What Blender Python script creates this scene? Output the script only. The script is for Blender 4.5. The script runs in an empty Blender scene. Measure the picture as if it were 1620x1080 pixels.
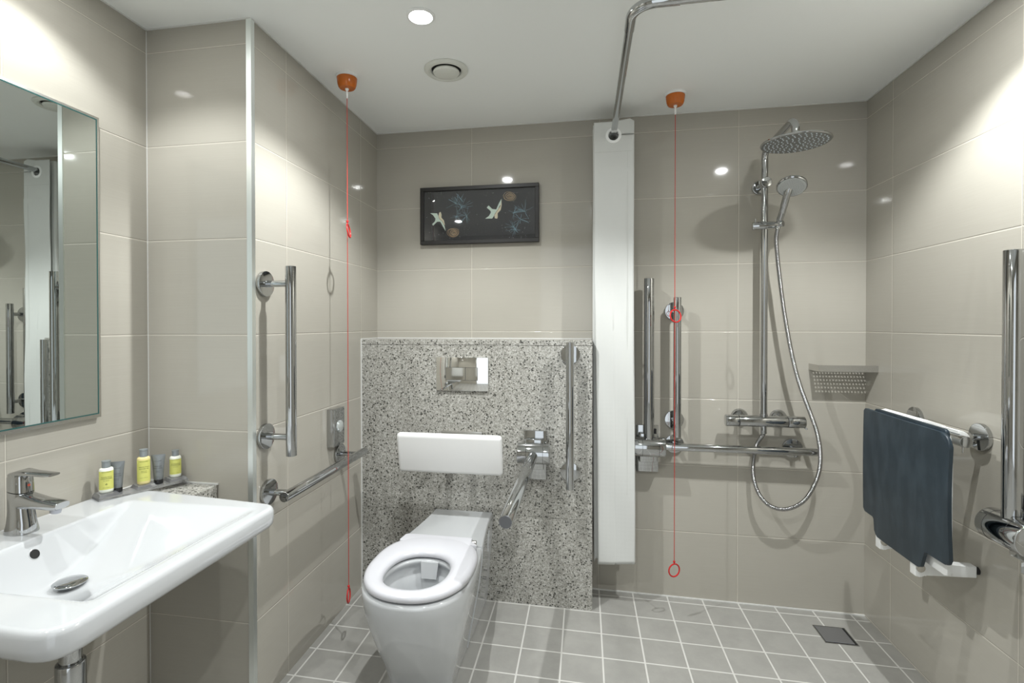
import bpy, bmesh, math, random
from mathutils import Vector, Matrix
R = math.radians
random.seed(7)
S = bpy.context.scene
COL = S.collection

# ------------------------------------------------------------------ camera
H = 2.177          # ceiling height
W = 2.188          # right wall
F_PX, CX, CY = 815.4, 781.2, 520.8
cam = bpy.data.cameras.new('camera'); cam_ob = bpy.data.objects.new('camera', cam); COL.objects.link(cam_ob)
cam.sensor_fit = 'HORIZONTAL'; cam.sensor_width = 36.0
cam.lens = F_PX / 1620 * 36.0
cam.shift_x = (810 - CX) / 1620
cam.shift_y = -(540 - CY) / 1620
cam.clip_start = 0.02
cam_ob.rotation_mode = 'XYZ'
cam_ob.location = (1.0151, -2.4234, 1.232)
a, b, c = R(9.9946), R(-0.5239), R(-0.0385)
fw = Vector((-math.sin(a) * math.cos(b), math.cos(a) * math.cos(b), math.sin(b)))
rt = Vector((math.cos(a), math.sin(a), 0)); up = rt.cross(fw)
rt2 = rt * math.cos(c) + up * math.sin(c); up2 = up * math.cos(c) - rt * math.sin(c)
M = Matrix((rt2, up2, -fw)).transposed()
cam_ob.rotation_euler = M.to_euler('XYZ')
S.camera = cam_ob

# ------------------------------------------------------------------ world, lights, exposure
wd = bpy.data.worlds.new('world'); S.world = wd; wd.use_nodes = True
wd.node_tree.nodes['Background'].inputs[0].default_value = (0.90, 0.96, 1.0, 1)
wd.node_tree.nodes['Background'].inputs[1].default_value = 0.95   # cool fill light added through an assumed doorway behind the camera
S.view_settings.view_transform = 'Standard'
S.view_settings.look = 'None'
S.view_settings.gamma = 1.0
S.view_settings.use_curve_mapping = False
S.view_settings.exposure = 0.55

LIGHT_COL = (0.965, 0.99, 0.985)
SPOT_ANGLE = R(126); SPOT_BLEND = 0.42
# each downlight: x, y, narrow beam watts, wide diffuser watts, label
DOWNLIGHTS = [(0.52, -0.90, 40, 2.6, 'lit round recessed downlight in front of the round air vent above the toilet'),
              (1.84, -0.94, 40, 3.4, 'round recessed downlight in the ceiling over the shower, near the right wall'),
              (-0.14, -1.40, 11, 0.8, 'round recessed downlight in the ceiling above the washbasin'),
              (1.12, -1.95, 14, 3.0, 'added unseen fill light, round and recessed in the ceiling near the added doorway'),  # assumed lamp out of view, added to raise the overall brightness
              (-0.12, -2.20, 16, 2.5, 'added unseen fill light, round and recessed in the ceiling by the left wall')]  # assumed lamp out of view, added to brighten the alcove end face

# ------------------------------------------------------------------ geometry helpers
class G:
    """collects shapes into one bmesh"""
    def __init__(s): s.bm = bmesh.new()
    def _mv(s, verts, m):
        if m is not None: bmesh.ops.transform(s.bm, matrix=m, verts=verts)
    def box(s, x0, x1, y0, y1, z0, z1, bev=0.0, seg=2, m=None):
        r = bmesh.ops.create_cube(s.bm, size=1.0)
        vs = r['verts']
        for v in vs:
            v.co = Vector(((x0 + x1) / 2 + v.co.x * (x1 - x0), (y0 + y1) / 2 + v.co.y * (y1 - y0), (z0 + z1) / 2 + v.co.z * (z1 - z0)))
        if bev > 0:
            es = list({e for v in vs for e in v.link_edges})
            rr = bmesh.ops.bevel(s.bm, geom=es, offset=bev, segments=seg, affect='EDGES', profile=0.5)
            vs = list({v for f in rr['faces'] for v in f.verts} | {v for v in vs if v.is_valid})
        s._mv(vs, m); return s
    def loft(s, loops, cap0=True, cap1=True, closed=True):
        rows = [[s.bm.verts.new(p) for p in lp] for lp in loops]
        n = len(rows[0])
        for i in range(len(rows) - 1):
            for j in range(n if closed else n - 1):
                k = (j + 1) % n
                try: s.bm.faces.new((rows[i][j], rows[i][k], rows[i + 1][k], rows[i + 1][j]))
                except ValueError: pass
        if cap0 and n > 2: s.bm.faces.new(rows[0][::-1])
        if cap1 and n > 2: s.bm.faces.new(rows[-1])
        return s
    def tube(s, pts, r, seg=20, caps=True, bev=0.0):
        pts = [Vector(p) for p in pts]
        rr = r if isinstance(r, (list, tuple)) else [r] * len(pts)
        loops = []; prev = None
        for i, p in enumerate(pts):
            if i == 0: t = pts[1] - p
            elif i == len(pts) - 1: t = p - pts[i - 1]
            else: t = (pts[i + 1] - p).normalized() + (p - pts[i - 1]).normalized()
            if t.length < 1e-9: t = (pts[i] - pts[i - 1]) if i else (pts[i + 1] - pts[i])
            t.normalize()
            if prev is None:
                ref = Vector((0, 0, 1)) if abs(t.z) < 0.9 else Vector((0, 1, 0))
                n = ref - t * ref.dot(t)
            else:
                n = prev - t * prev.dot(t)
            n.normalize(); prev = n; bb = t.cross(n)
            loops.append([p + (n * math.cos(2 * math.pi * k / seg) + bb * math.sin(2 * math.pi * k / seg)) * rr[i] for k in range(seg)])
        return s.loft(loops, caps, caps)
    def cyl(s, p0, p1, r, seg=32, bev=0.0, r1=None):
        p0 = Vector(p0); p1 = Vector(p1); r1 = r if r1 is None else r1
        if bev <= 0: return s.tube([p0, p1], [r, r1], seg)
        d = (p1 - p0).normalized(); b = bev; pts = []; rs = []
        for k in range(4):
            t = k / 3 * math.pi / 2
            pts.append(p0 + d * (b * (1 - math.sin(t)))); rs.append(r - b * (1 - math.cos(t)))
        pts = pts[::-1]; rs = rs[::-1]
        pts = []; rs = []
        for k in range(4):
            t = k / 3 * math.pi / 2
            pts.append(p0 + d * (b * (1 - math.cos(t)))); rs.append(r - b * (1 - math.sin(t)))
        for k in range(4):
            t = k / 3 * math.pi / 2
            pts.append(p1 - d * (b * (1 - math.sin(t)))); rs.append(r1 - b * (1 - math.cos(t)))
        # direct loft with constant frame
        ref = Vector((0, 0, 1)) if abs(d.z) < 0.9 else Vector((0, 1, 0))
        n = (ref - d * ref.dot(d)).normalized(); bb = d.cross(n)
        return s.loft([[p + (n * math.cos(2 * math.pi * k / seg) + bb * math.sin(2 * math.pi * k / seg)) * q for k in range(seg)] for p, q in zip(pts, rs)])
    def lathe(s, prof, o=(0, 0, 0), axis=(0, 0, 1), seg=40, sx=1.0, cap0=True, cap1=True, rot=None):
        """prof: list of (radius, height) along axis"""
        d = Vector(axis).normalized(); o = Vector(o)
        ref = Vector((1, 0, 0)) if abs(d.x) < 0.9 else Vector((0, 1, 0))
        n = (ref - d * ref.dot(d)).normalized()
        if rot: n = Matrix.Rotation(rot, 3, d) @ n
        bb = d.cross(n)
        return s.loft([[o + d * h + (n * math.cos(2 * math.pi * k / seg) + bb * math.sin(2 * math.pi * k / seg) * sx) * max(r, 1e-4) for k in range(seg)] for r, h in prof], cap0, cap1)
    def torus(s, o, R_, r, axis=(0, 0, 1), seg=40, sub=12):
        d = Vector(axis).normalized(); o = Vector(o)
        ref = Vector((1, 0, 0)) if abs(d.x) < 0.9 else Vector((0, 1, 0))
        n = (ref - d * ref.dot(d)).normalized(); bb = d.cross(n)
        rows = []
        for k in range(seg):
            t = 2 * math.pi * k / seg; e = n * math.cos(t) + bb * math.sin(t)
            rows.append([s.bm.verts.new(o + e * (R_ + r * math.cos(2 * math.pi * j / sub)) + d * r * math.sin(2 * math.pi * j / sub)) for j in range(sub)])
        for k in range(seg):
            for j in range(sub):
                s.bm.faces.new((rows[k][j], rows[(k + 1) % seg][j], rows[(k + 1) % seg][(j + 1) % sub], rows[k][(j + 1) % sub]))
        return s
    def quad(s, a, b, c, d):
        s.bm.faces.new([s.bm.verts.new(p) for p in (a, b, c, d)]); return s
    def prism(s, pts, off, bev=0.0):
        """pts: planar loop of 3d points, extruded by off"""
        off = Vector(off)
        v0 = [s.bm.verts.new(p) for p in pts]; v1 = [s.bm.verts.new(Vector(p) + off) for p in pts]
        n = len(pts); f = [s.bm.faces.new(v0[::-1]), s.bm.faces.new(v1)]
        for i in range(n): s.bm.faces.new((v0[i], v0[(i + 1) % n], v1[(i + 1) % n], v1[i]))
        if bev > 0:
            es = list({e for ff in f for e in ff.edges})
            bmesh.ops.bevel(s.bm, geom=es, offset=bev, segments=3, affect='EDGES', profile=0.5)
        return s

WLOC = {}
def obj(name, g, mat, parent=None, sharp=32, origin=None):
    bm = g.bm if isinstance(g, G) else g
    bmesh.ops.recalc_face_normals(bm, faces=bm.faces)
    if origin is None:
        xs = [v.co for v in bm.verts]
        lo = [min(v[i] for v in xs) for i in range(3)]; hi = [max(v[i] for v in xs) for i in range(3)]
        origin = Vector(((lo[0] + hi[0]) / 2, (lo[1] + hi[1]) / 2, lo[2]))
    origin = Vector(origin)
    for v in bm.verts: v.co -= origin
    for f in bm.faces: f.smooth = True
    th = R(sharp)
    for e in bm.edges:
        if len(e.link_faces) == 2 and e.calc_face_angle(0) > th: e.smooth = False
    me = bpy.data.meshes.new(name); bm.to_mesh(me); bm.free()
    if mat: me.materials.append(mat)
    o = bpy.data.objects.new(name, me); COL.objects.link(o)
    place(o, origin, parent)
    return o
def place(o, world, parent=None):
    world = Vector(world)
    WLOC[o] = world
    if parent is None: o.location = world
    else:
        o.parent = parent; o.location = world - WLOC[parent]
def tag(o, label, cat, group=None):
    o['label'] = label; o['category'] = cat
    if group: o['group'] = group
    return o
def thing(name, loc, label, cat, group=None):
    o = bpy.data.objects.new(name, None); o.empty_display_size = 0.05; COL.objects.link(o)
    place(o, loc); return tag(o, label, cat, group)
def struct(o): o['kind'] = 'structure'; return o

def arc(c, r, a0, a1, n, ax, ay):
    c = Vector(c); ax = Vector(ax); ay = Vector(ay)
    return [c + ax * r * math.cos(a0 + (a1 - a0) * i / n) + ay * r * math.sin(a0 + (a1 - a0) * i / n) for i in range(n + 1)]
def catmull(P, n=10):
    P = [Vector(p) for p in P]; P = [2 * P[0] - P[1]] + P + [2 * P[-1] - P[-2]]; out = []
    for i in range(1, len(P) - 2):
        for k in range(n):
            t = k / n; p0, p1, p2, p3 = P[i - 1:i + 3]
            out.append(0.5 * ((2 * p1) + (p2 - p0) * t + (2 * p0 - 5 * p1 + 4 * p2 - p3) * t * t + (3 * p1 - p0 - 3 * p2 + p3) * t ** 3))
    out.append(P[-2]); return out

# ------------------------------------------------------------------ materials
def mat(name, col=(0.8, 0.8, 0.8), rough=0.5, metal=0.0, **k):
    m = bpy.data.materials.new(name); m.use_nodes = True
    p = m.node_tree.nodes['Principled BSDF']
    p.inputs['Base Color'].default_value = (*col, 1)
    p.inputs['Roughness'].default_value = rough; p.inputs['Metallic'].default_value = metal
    for kk, v in k.items(): p.inputs[kk.replace('_', ' ')].default_value = v
    return m
class N:
    def __init__(s, m): s.t = m.node_tree; s.n = s.t.nodes; s.l = s.t.links; s.p = s.n.get('Principled BSDF')
    def new(s, ty, **k):
        x = s.n.new(ty)
        for a_, v in k.items(): setattr(x, a_, v)
        return x
    def link(s, a_, b_): s.l.new(a_, b_)
    def val(s, sock, v):
        if isinstance(v, (int, float)): sock.default_value = v
        else: s.l.new(v, sock)
    def math(s, op, a_, b_=0.0, c_=0.0, clamp=False):
        x = s.n.new('ShaderNodeMath'); x.operation = op; x.use_clamp = clamp
        s.val(x.inputs[0], a_); s.val(x.inputs[1], b_); s.val(x.inputs[2], c_); return x.outputs[0]
    def smooth(s, v, a_, b_):
        x = s.n.new('ShaderNodeMapRange'); x.interpolation_type = 'SMOOTHSTEP'
        s.l.new(v, x.inputs['Value']); x.inputs['From Min'].default_value = a_; x.inputs['From Max'].default_value = b_
        return x.outputs[0]
    def mix(s, f, a_, b_):
        x = s.n.new('ShaderNodeMix'); x.data_type = 'RGBA'
        s.val(x.inputs[0], f)
        for sock, v in ((x.inputs[6], a_), (x.inputs[7], b_)):
            if isinstance(v, tuple): sock.default_value = (*v, 1)
            else: s.l.new(v, sock)
        return x.outputs[2]
    def pos(s):
        g = s.n.new('ShaderNodeNewGeometry'); x = s.n.new('ShaderNodeSeparateXYZ'); s.l.new(g.outputs['Position'], x.inputs[0]); return g, x
    def joint(s, v, off, size):
        """distance (m) to the nearest joint"""
        q = s.math('DIVIDE', s.math('SUBTRACT', v, off), size)
        q = s.math('FRACT', s.math('ADD', q, 0.5))
        return s.math('MULTIPLY', s.math('ABSOLUTE', s.math('SUBTRACT', q, 0.5)), size)

def tile_mat(name, axis, off, size=0.6):
    m = mat(name, rough=0.08); n = N(m); g, x = n.pos()
    du = n.joint(x.outputs['XYZ'.index(axis)], off, size) if size else None
    dz = n.joint(x.outputs[2], 0.0, 0.3)
    d = n.math('MINIMUM', du, dz) if size else dz
    grout = n.math('LESS_THAN', d, 0.0011)
    tex = n.new('ShaderNodeTexNoise'); tex.inputs['Scale'].default_value = 1.0; tex.inputs['Detail'].default_value = 3
    mp = n.new('ShaderNodeMapping'); mp.inputs['Scale'].default_value = (6, 6, 420)
    n.link(g.outputs['Position'], mp.inputs[0]); n.link(mp.outputs[0], tex.inputs[0])
    tile = n.mix(tex.outputs[0], (0.388, 0.368, 0.320), (0.420, 0.399, 0.350))
    colr = n.mix(grout, tile, (0.58, 0.545, 0.475))
    n.link(colr, n.p.inputs['Base Color'])
    n.link(n.math('ADD', n.math('MULTIPLY', grout, 0.6), 0.055), n.p.inputs['Roughness'])
    n.p.inputs['Specular IOR Level'].default_value = 0.42
    bp_ = n.new('ShaderNodeBump'); bp_.inputs['Strength'].default_value = 0.9; bp_.inputs['Distance'].default_value = 0.0012
    wav = n.new('ShaderNodeTexNoise'); wav.inputs['Scale'].default_value = 3.0
    n.link(g.outputs['Position'], wav.inputs[0])
    n.link(n.math('ADD', n.smooth(d, 0.0008, 0.0032), n.math('MULTIPLY', wav.outputs[0], 0.15)), bp_.inputs['Height'])
    n.link(bp_.outputs[0], n.p.inputs['Normal'])
    return m
X_JOINT = 0.4811; Y_JOINT = -0.1892
M_TILE_X = tile_mat('taupe_tile_back', 'X', X_JOINT)
M_TILE_Y = tile_mat('taupe_tile_side', 'Y', Y_JOINT)
M_TILE_END = tile_mat('taupe_tile_end', 'X', 0.0, 0)
M_TILE_BASIN = tile_mat('taupe_tile_basin', 'Y', -1.3995)

def floor_mat():
    m = mat('grey_floor_tile', rough=0.4); n = N(m); g, x = n.pos()
    d = n.math('MINIMUM', n.joint(x.outputs[0], 1.6832, 0.1504), n.joint(x.outputs[1], -0.0488, 0.1504))
    grout = n.math('SUBTRACT', 1.0, n.smooth(d, 0.0026, 0.0036))
    t = n.new('ShaderNodeTexNoise'); t.inputs['Scale'].default_value = 9; t.inputs['Detail'].default_value = 8; t.inputs['Roughness'].default_value = 0.7
    n.link(g.outputs['Position'], t.inputs[0])
    t2 = n.new('ShaderNodeTexNoise'); t2.inputs['Scale'].default_value = 260
    n.link(g.outputs['Position'], t2.inputs[0])
    tile = n.mix(n.smooth(t.outputs[0], 0.3, 0.7), (0.295, 0.29, 0.27), (0.35, 0.343, 0.32))
    tile = n.mix(n.math('MULTIPLY', t2.outputs[0], 0.25), tile, (0.38, 0.37, 0.35))
    n.link(n.mix(grout, tile, (0.60, 0.59, 0.56)), n.p.inputs['Base Color'])
    n.link(n.math('ADD', n.math('MULTIPLY', grout, 0.4), 0.36), n.p.inputs['Roughness'])
    b_ = n.new('ShaderNodeBump'); b_.inputs['Strength'].default_value = 0.7; b_.inputs['Distance'].default_value = 0.001
    n.link(n.smooth(d, 0.0022, 0.0042), b_.inputs['Height']); n.link(b_.outputs[0], n.p.inputs['Normal'])
    return m
M_FLOOR = floor_mat()

def granite_mat():
    m = mat('speckled_granite', rough=0.22); n = N(m); g, x = n.pos()
    def vor(sc):
        v = n.new('ShaderNodeTexVoronoi'); v.inputs['Scale'].default_value = sc; n.link(g.outputs['Position'], v.inputs[0]); return v
    sep = lambda v: n.new('ShaderNodeSeparateColor')
    a_ = vor(300); s1 = n.new('ShaderNodeSeparateColor'); n.link(a_.outputs['Color'], s1.inputs[0])
    r1 = n.new('ShaderNodeValToRGB'); e = r1.color_ramp.elements
    e[0].position = 0.0; e[0].color = (0.16, 0.156, 0.138, 1); e[1].position = 1.0; e[1].color = (0.47, 0.46, 0.43, 1)
    q = e.new(0.25); q.color = (0.26, 0.254, 0.228, 1); q = e.new(0.6); q.color = (0.36, 0.353, 0.322, 1)
    n.link(s1.outputs[0], r1.inputs[0])
    b_ = vor(115); s2 = n.new('ShaderNodeSeparateColor'); n.link(b_.outputs['Color'], s2.inputs[0])
    dark = n.math('MULTIPLY', n.math('GREATER_THAN', s2.outputs[1], 0.79), n.math('SUBTRACT', 1.0, n.smooth(b_.outputs['Distance'], 0.34, 0.52)))
    light = n.math('MULTIPLY', n.math('LESS_THAN', s2.outputs[1], 0.16), n.math('SUBTRACT', 1.0, n.smooth(b_.outputs['Distance'], 0.3, 0.6)))
    col = n.mix(n.math('MULTIPLY', dark, 0.93), r1.outputs[0], (0.035, 0.034, 0.028))
    col = n.mix(n.math('MULTIPLY', light, 0.55), col, (0.56, 0.55, 0.52))
    big = vor(62); s3 = n.new('ShaderNodeSeparateColor'); n.link(big.outputs['Color'], s3.inputs[0])
    dk = n.math('MULTIPLY', n.math('GREATER_THAN', s3.outputs[0], 0.88), n.math('SUBTRACT', 1.0, n.smooth(big.outputs['Distance'], 0.26, 0.36)))
    col = n.mix(n.math('MULTIPLY', dk, 0.8), col, (0.05, 0.05, 0.045))
    n.link(col, n.p.inputs['Base Color'])
    return m
M_GRANITE = granite_mat()

M_CEIL = mat('white_ceiling_paint', (0.92, 0.94, 0.93), 0.5)
n = N(M_CEIL); g_, x_ = n.pos(); t_ = n.new('ShaderNodeTexNoise'); t_.inputs['Scale'].default_value = 2.2; n.link(g_.outputs['Position'], t_.inputs[0])
b_ = n.new('ShaderNodeBump'); b_.inputs['Strength'].default_value = 0.25; b_.inputs['Distance'].default_value = 0.01; n.link(t_.outputs[0], b_.inputs['Height']); n.link(b_.outputs[0], n.p.inputs['Normal'])
M_CHROME = mat('polished_chrome', (0.50, 0.51, 0.515), 0.05, 1.0)
M_SATIN = mat('satin_steel', (0.62, 0.61, 0.58), 0.26, 1.0)
M_STEELDARK = mat('brushed_drain_steel', (0.45, 0.46, 0.50), 0.42, 1.0)
M_CERAMIC = mat('white_glazed_ceramic', (0.53, 0.543, 0.555), 0.08, Coat_Weight=0.5, Coat_Roughness=0.03)
M_SEAT = mat('white_seat_plastic', (0.60, 0.60, 0.635), 0.18)
M_WHITE = mat('white_plastic', (0.84, 0.85, 0.84), 0.35)
M_PAD = mat('white_moulded_backrest', (0.74, 0.74, 0.73), 0.32)
M_VENT = mat('cream_vent_plastic', (0.70, 0.71, 0.66), 0.4)
M_BLACK = mat('black_plastic', (0.012, 0.012, 0.013), 0.25)
M_FRAME = mat('black_frame_wood', (0.012, 0.011, 0.010), 0.4)
M_DARK = mat('dark_gap', (0.01, 0.01, 0.01), 0.8)
M_SEAL = mat('white_silicone', (0.66, 0.66, 0.64), 0.3)
M_RED = mat('red_cord', (0.46, 0.035, 0.025), 0.45)
M_REDRING = mat('red_plastic_ring', (0.50, 0.02, 0.02), 0.25)
M_AMBER = mat('amber_plastic', (0.52, 0.13, 0.012), 0.22)
M_MIRROR = mat('mirror_silver', (0.66, 0.70, 0.68), 0.01, 1.0)
M_GLASSEDGE = mat('green_glass_edge', (0.05, 0.22, 0.20), 0.1, Transmission_Weight=0.2)
M_DOOR = mat('dark_door', (0.045, 0.042, 0.04), 0.35)
M_WALLPAINT = mat('grey_plaster', (0.22, 0.21, 0.19), 0.6)
M_RUBBER = mat('chrome_grey_hose', (0.42, 0.42, 0.42), 0.18, 1.0)
M_NOZ = mat('pale_nozzle', (0.60, 0.66, 0.72), 0.35)
M_HEADFACE = mat('grey_shower_face', (0.20, 0.205, 0.20), 0.35, 0.4)
M_HANDFACE = mat('light_grey_spray_face', (0.50, 0.52, 0.52), 0.5)

def navy_mat():
    m = mat('navy_moulded_seat', (0.030, 0.048, 0.062), 0.38); n = N(m); g, x = n.pos()
    mp = n.new('ShaderNodeMapping'); mp.inputs['Scale'].default_value = (30, 22, 7); n.link(g.outputs['Position'], mp.inputs[0])
    t = n.new('ShaderNodeTexNoise'); t.inputs['Scale'].default_value = 1.2; t.inputs['Detail'].default_value = 6; n.link(mp.outputs[0], t.inputs[0])
    n.link(n.mix(n.smooth(t.outputs[0], 0.35, 0.8), (0.017, 0.029, 0.040), (0.034, 0.052, 0.068)), n.p.inputs['Base Color'])
    t3 = n.new('ShaderNodeTexNoise'); t3.inputs['Scale'].default_value = 500; n.link(g.outputs['Position'], t3.inputs[0])
    b = n.new('ShaderNodeBump'); b.inputs['Strength'].default_value = 0.25; b.inputs['Distance'].default_value = 0.0006
    n.link(t3.outputs[0], b.inputs['Height']); n.link(b.outputs[0], n.p.inputs['Normal']); return m
M_NAVY = navy_mat()

def curtain_mat():
    m = mat('white_waffle_cloth', (0.70, 0.71, 0.69), 0.85); n = N(m); g, x = n.pos()
    n.p.inputs['Sheen Weight'].default_value = 0.2
    def band(v, s_):
        q = n.math('FRACT', n.math('MULTIPLY', v, s_)); return n.math('ABSOLUTE', n.math('SUBTRACT', q, 0.5))
    h = n.math('ADD', band(x.outputs[0], 62), n.math('ADD', band(x.outputs[2], 55), n.math('MULTIPLY', band(x.outputs[2], 900), 0.25)))
    b = n.new('ShaderNodeBump'); b.inputs['Strength'].default_value = 0.09; b.inputs['Distance'].default_value = 0.002
    n.link(h, b.inputs['Height']); n.link(b.outputs[0], n.p.inputs['Normal'])
    tr = n.new('ShaderNodeBsdfTranslucent'); tr.inputs[0].default_value = (0.8, 0.82, 0.8, 1)
    mx = n.new('ShaderNodeMixShader'); mx.inputs[0].default_value = 0.18
    out = n.n['Material Output']; n.link(n.p.outputs[0], mx.inputs[1]); n.link(tr.outputs[0], mx.inputs[2]); n.link(mx.outputs[0], out.inputs[0])
    return m
M_CURTAIN = curtain_mat()

def glass_pane_mat():
    m = bpy.data.materials.new('clear_picture_glass'); m.use_nodes = True; n = N(m)
    n.n.remove(n.p)
    t = n.new('ShaderNodeBsdfTransparent'); gl = n.new('ShaderNodeBsdfGlossy'); gl.inputs['Roughness'].default_value = 0.02
    f = n.new('ShaderNodeFresnel'); f.inputs[0].default_value = 1.5
    mx = n.new('ShaderNodeMixShader'); n.link(n.math('MULTIPLY', f.outputs[0], 1.1, clamp=True), mx.inputs[0]); n.link(t.outputs[0], mx.inputs[1]); n.link(gl.outputs[0], mx.inputs[2])
    n.link(mx.outputs[0], n.n['Material Output'].inputs[0]); return m
M_PANE = glass_pane_mat()
M_ACRYLIC = mat('smoky_acrylic', (0.82, 0.83, 0.85), 0.04, Transmission_Weight=0.9, IOR=1.49)
def emit_mat(name, col, st):
    m = bpy.data.materials.new(name); m.use_nodes = True; n = N(m); n.n.remove(n.p)
    e = n.new('ShaderNodeEmission'); e.inputs[0].default_value = (*col, 1); e.inputs[1].default_value = st
    n.link(e.outputs[0], n.n['Material Output'].inputs[0]); return m
M_LAMP = emit_mat('lamp_lens', (1.0, 0.99, 0.96), 22.0)

# ------------------------------------------------------------------ room shell
YB = -3.0                     # wall behind the camera
XA = -0.37; YE = -0.981       # alcove wall beside the basin and its end face
def fz(x): return -0.013 * (x - 1.68)        # wet-room floor falls gently towards the drain
g = G()
x0, x1 = XA - 0.1, W + 0.1; y0, y1 = YB - 0.1, 0.1
g.loft([[(x0, y0, fz(x0)), (x1, y0, fz(x1)), (x1, y1, fz(x1)), (x0, y1, fz(x0))], [(x0, y0, -0.15), (x1, y0, -0.15), (x1, y1, -0.15), (x0, y1, -0.15)]])
struct(obj('floor', g, M_FLOOR))
struct(obj('ceiling', G().box(XA - 0.1, W + 0.1, YB - 0.1, 0.1, H, H + 0.1), M_CEIL))
ZB = -0.14
struct(obj('wall_back', G().box(0, W, 0, 0.1, ZB, H), M_TILE_X))
struct(obj('wall_right', G().box(W, W + 0.1, YB - 0.1, 0.1, ZB, H), M_TILE_Y))
g = G().box(XA, 0, YE, 0.1, ZB, H)
wl = obj('wall_left', g, M_TILE_Y); wl.data.materials.append(M_TILE_END)
for p in wl.data.polygons:
    if p.normal.y < -0.5: p.material_index = 1
struct(wl)
struct(obj('wall_alcove', G().box(XA - 0.1, XA, YB - 0.1, YE, ZB, H), M_TILE_BASIN))
struct(obj('wall_front', G().box(XA - 0.1, 0.55, YB - 0.1, YB, ZB, H).box(1.45, W + 0.1, YB - 0.1, YB, ZB, H).box(0.55, 1.45, YB - 0.1, YB, 2.05, H), M_TILE_X))  # doorway opening is assumed, added to let the world fill light in
g = G().box(0.52, 0.55, YB - 0.1, YB + 0.004, 0.012, 2.08).box(1.45, 1.48, YB - 0.1, YB + 0.004, 0.012, 2.08).box(0.55, 1.45, YB - 0.1, YB + 0.004, 2.05, 2.08)
struct(obj('trim_1', g, M_SATIN))
# chrome edge strip on the outer corner
g = G().box(-0.0135, 0.0035, YE - 0.0035, YE, ZB + 0.15, H - 0.002).box(0, 0.0035, YE, YE + 0.014, ZB + 0.15, H - 0.002)
struct(obj('trim_2', g, mat('brushed_corner_strip', (0.88, 0.92, 0.90), 0.36, 1.0)))
# white sealant lines along ceiling, corners and floor
def seal(k, *boxes):
    g = G()
    for b in boxes: g.box(*b)
    struct(obj('trim_%d' % k, g, M_SEAL))
s_ = 0.004
seal(3, (0, W, -s_, 0, H - s_, H), (W - s_, W, YB, 0, H - s_, H), (0, s_, YE, 0, H - s_, H), (XA, 0, YE - s_, YE, H - s_, H), (XA, XA + s_, YB, YE, H - s_, H))
seal(4, (XA, XA + 0.002, YE - 0.002, YE, 0.03, H - 0.005))

# granite boxing that hides the cistern, with its own top slab
GY = -0.19; GX = 1.048; GZ = 1.165
g = G().box(0.0005, GX, GY, -0.0005, ZB, GZ - 0.0245, 0.0008, 1)
struct(obj('wall_cistern', g, M_GRANITE))
struct(obj('trim_5', G().box(0.0005, GX, GY, -0.0005, GZ - 0.023, GZ, 0.0008, 1), M_GRANITE))
seal(6, (0, GX, -0.004, -0.0003, GZ, GZ + 0.004), (0.0, 0.0045, GY - 0.004, GY + 0.0002, 0.02, GZ + 0.002), (0.0, 0.004, GY, 0, GZ, GZ + 0.004))
g = G()
for xa, xb, ya, yb in ((GX + 0.001, W, -0.007, -0.0003),):
    g.loft([[(xa, ya, fz(xa)), (xb, ya, fz(xb)), (xb, yb, fz(xb)), (xa, yb, fz(xa))], [(xa, ya, fz(xa) + 0.004), (xb, ya, fz(xb) + 0.004), (xb, yb, fz(xb) + 0.004), (xa, yb, fz(xa) + 0.004)]])
struct(obj('trim_7', g, M_SEAL))
# horizontal panel joint of the granite
struct(obj('trim_8', G().box(0.001, GX - 0.001, GY - 0.0004, GY + 0.001, 0.395, 0.3962), mat('dark_joint', (0.12, 0.12, 0.10), 0.7)))
# granite ledge in the alcove corner behind the basin
struct(obj('trim_9', G().box(XA + 0.0005, -0.12, -1.085, YE - 0.0045, 0.62, 0.73, 0.001, 1), M_GRANITE))
seal(10, (XA, -0.118, YE - 0.0045, YE - 0.0002, 0.73, 0.7345), (XA, XA + 0.005, -1.09, YE - 0.005, 0.73, 0.7345))

# two white alarm units beside the added doorway behind the camera, mirrored in the flush plate
for ux, uw, lab in ((-0.235, 0.055, 'white wall box with a small grille beside the added doorway'), (0.0, 0.045, 'white wall box with an amber lens nearest the added doorway')):
    u = thing('alarm_unit', (ux, YB, 0.72), lab, 'alarm unit')
    obj('casing', G().box(ux - uw, ux + uw, YB + 0.0005, YB + 0.03, 0.72, 0.885, 0.004), M_WHITE, u)
    obj('lens', G().cyl((ux + 0.01, YB + 0.0302, 0.85), (ux + 0.01, YB + 0.036, 0.85), 0.014 if ux > -0.1 else 0.006, bev=0.001), M_AMBER if ux > -0.1 else M_SATIN, u)
# ------------------------------------------------------------------ ceiling fittings
def downlight(x, y, w, glow, label):
    t = thing('downlight', (x, y, H - 0.006), label, 'ceiling light', 'recessed downlights in the ceiling')
    obj('bezel', G().lathe([(0.0445, -0.0002), (0.0445, -0.002), (0.042, -0.0045), (0.036, -0.005), (0.034, -0.003), (0.033, 0.0)], (x, y, H - 0.0005), cap0=False, cap1=False, seg=48), M_WHITE, t)
    obj('lens', G().lathe([(0.0, 0), (0.033, 0)], (x, y, H - 0.003), seg=48, cap0=False, cap1=False), M_LAMP, t)
    l = bpy.data.lights.new('spot', 'SPOT'); l.energy = w; l.color = LIGHT_COL; l.spot_size = SPOT_ANGLE; l.spot_blend = SPOT_BLEND; l.shadow_soft_size = 0.010
    lo = bpy.data.objects.new('spot_lamp', l); COL.objects.link(lo); place(lo, (x, y, H - 0.015), t)
    l = bpy.data.lights.new('diffuser', 'AREA'); l.shape = 'DISK'; l.size = 0.05; l.energy = glow; l.color = LIGHT_COL
    lo = bpy.data.objects.new('diffuser_lamp', l); COL.objects.link(lo); place(lo, (x, y, H - 0.0045), t)
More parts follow.
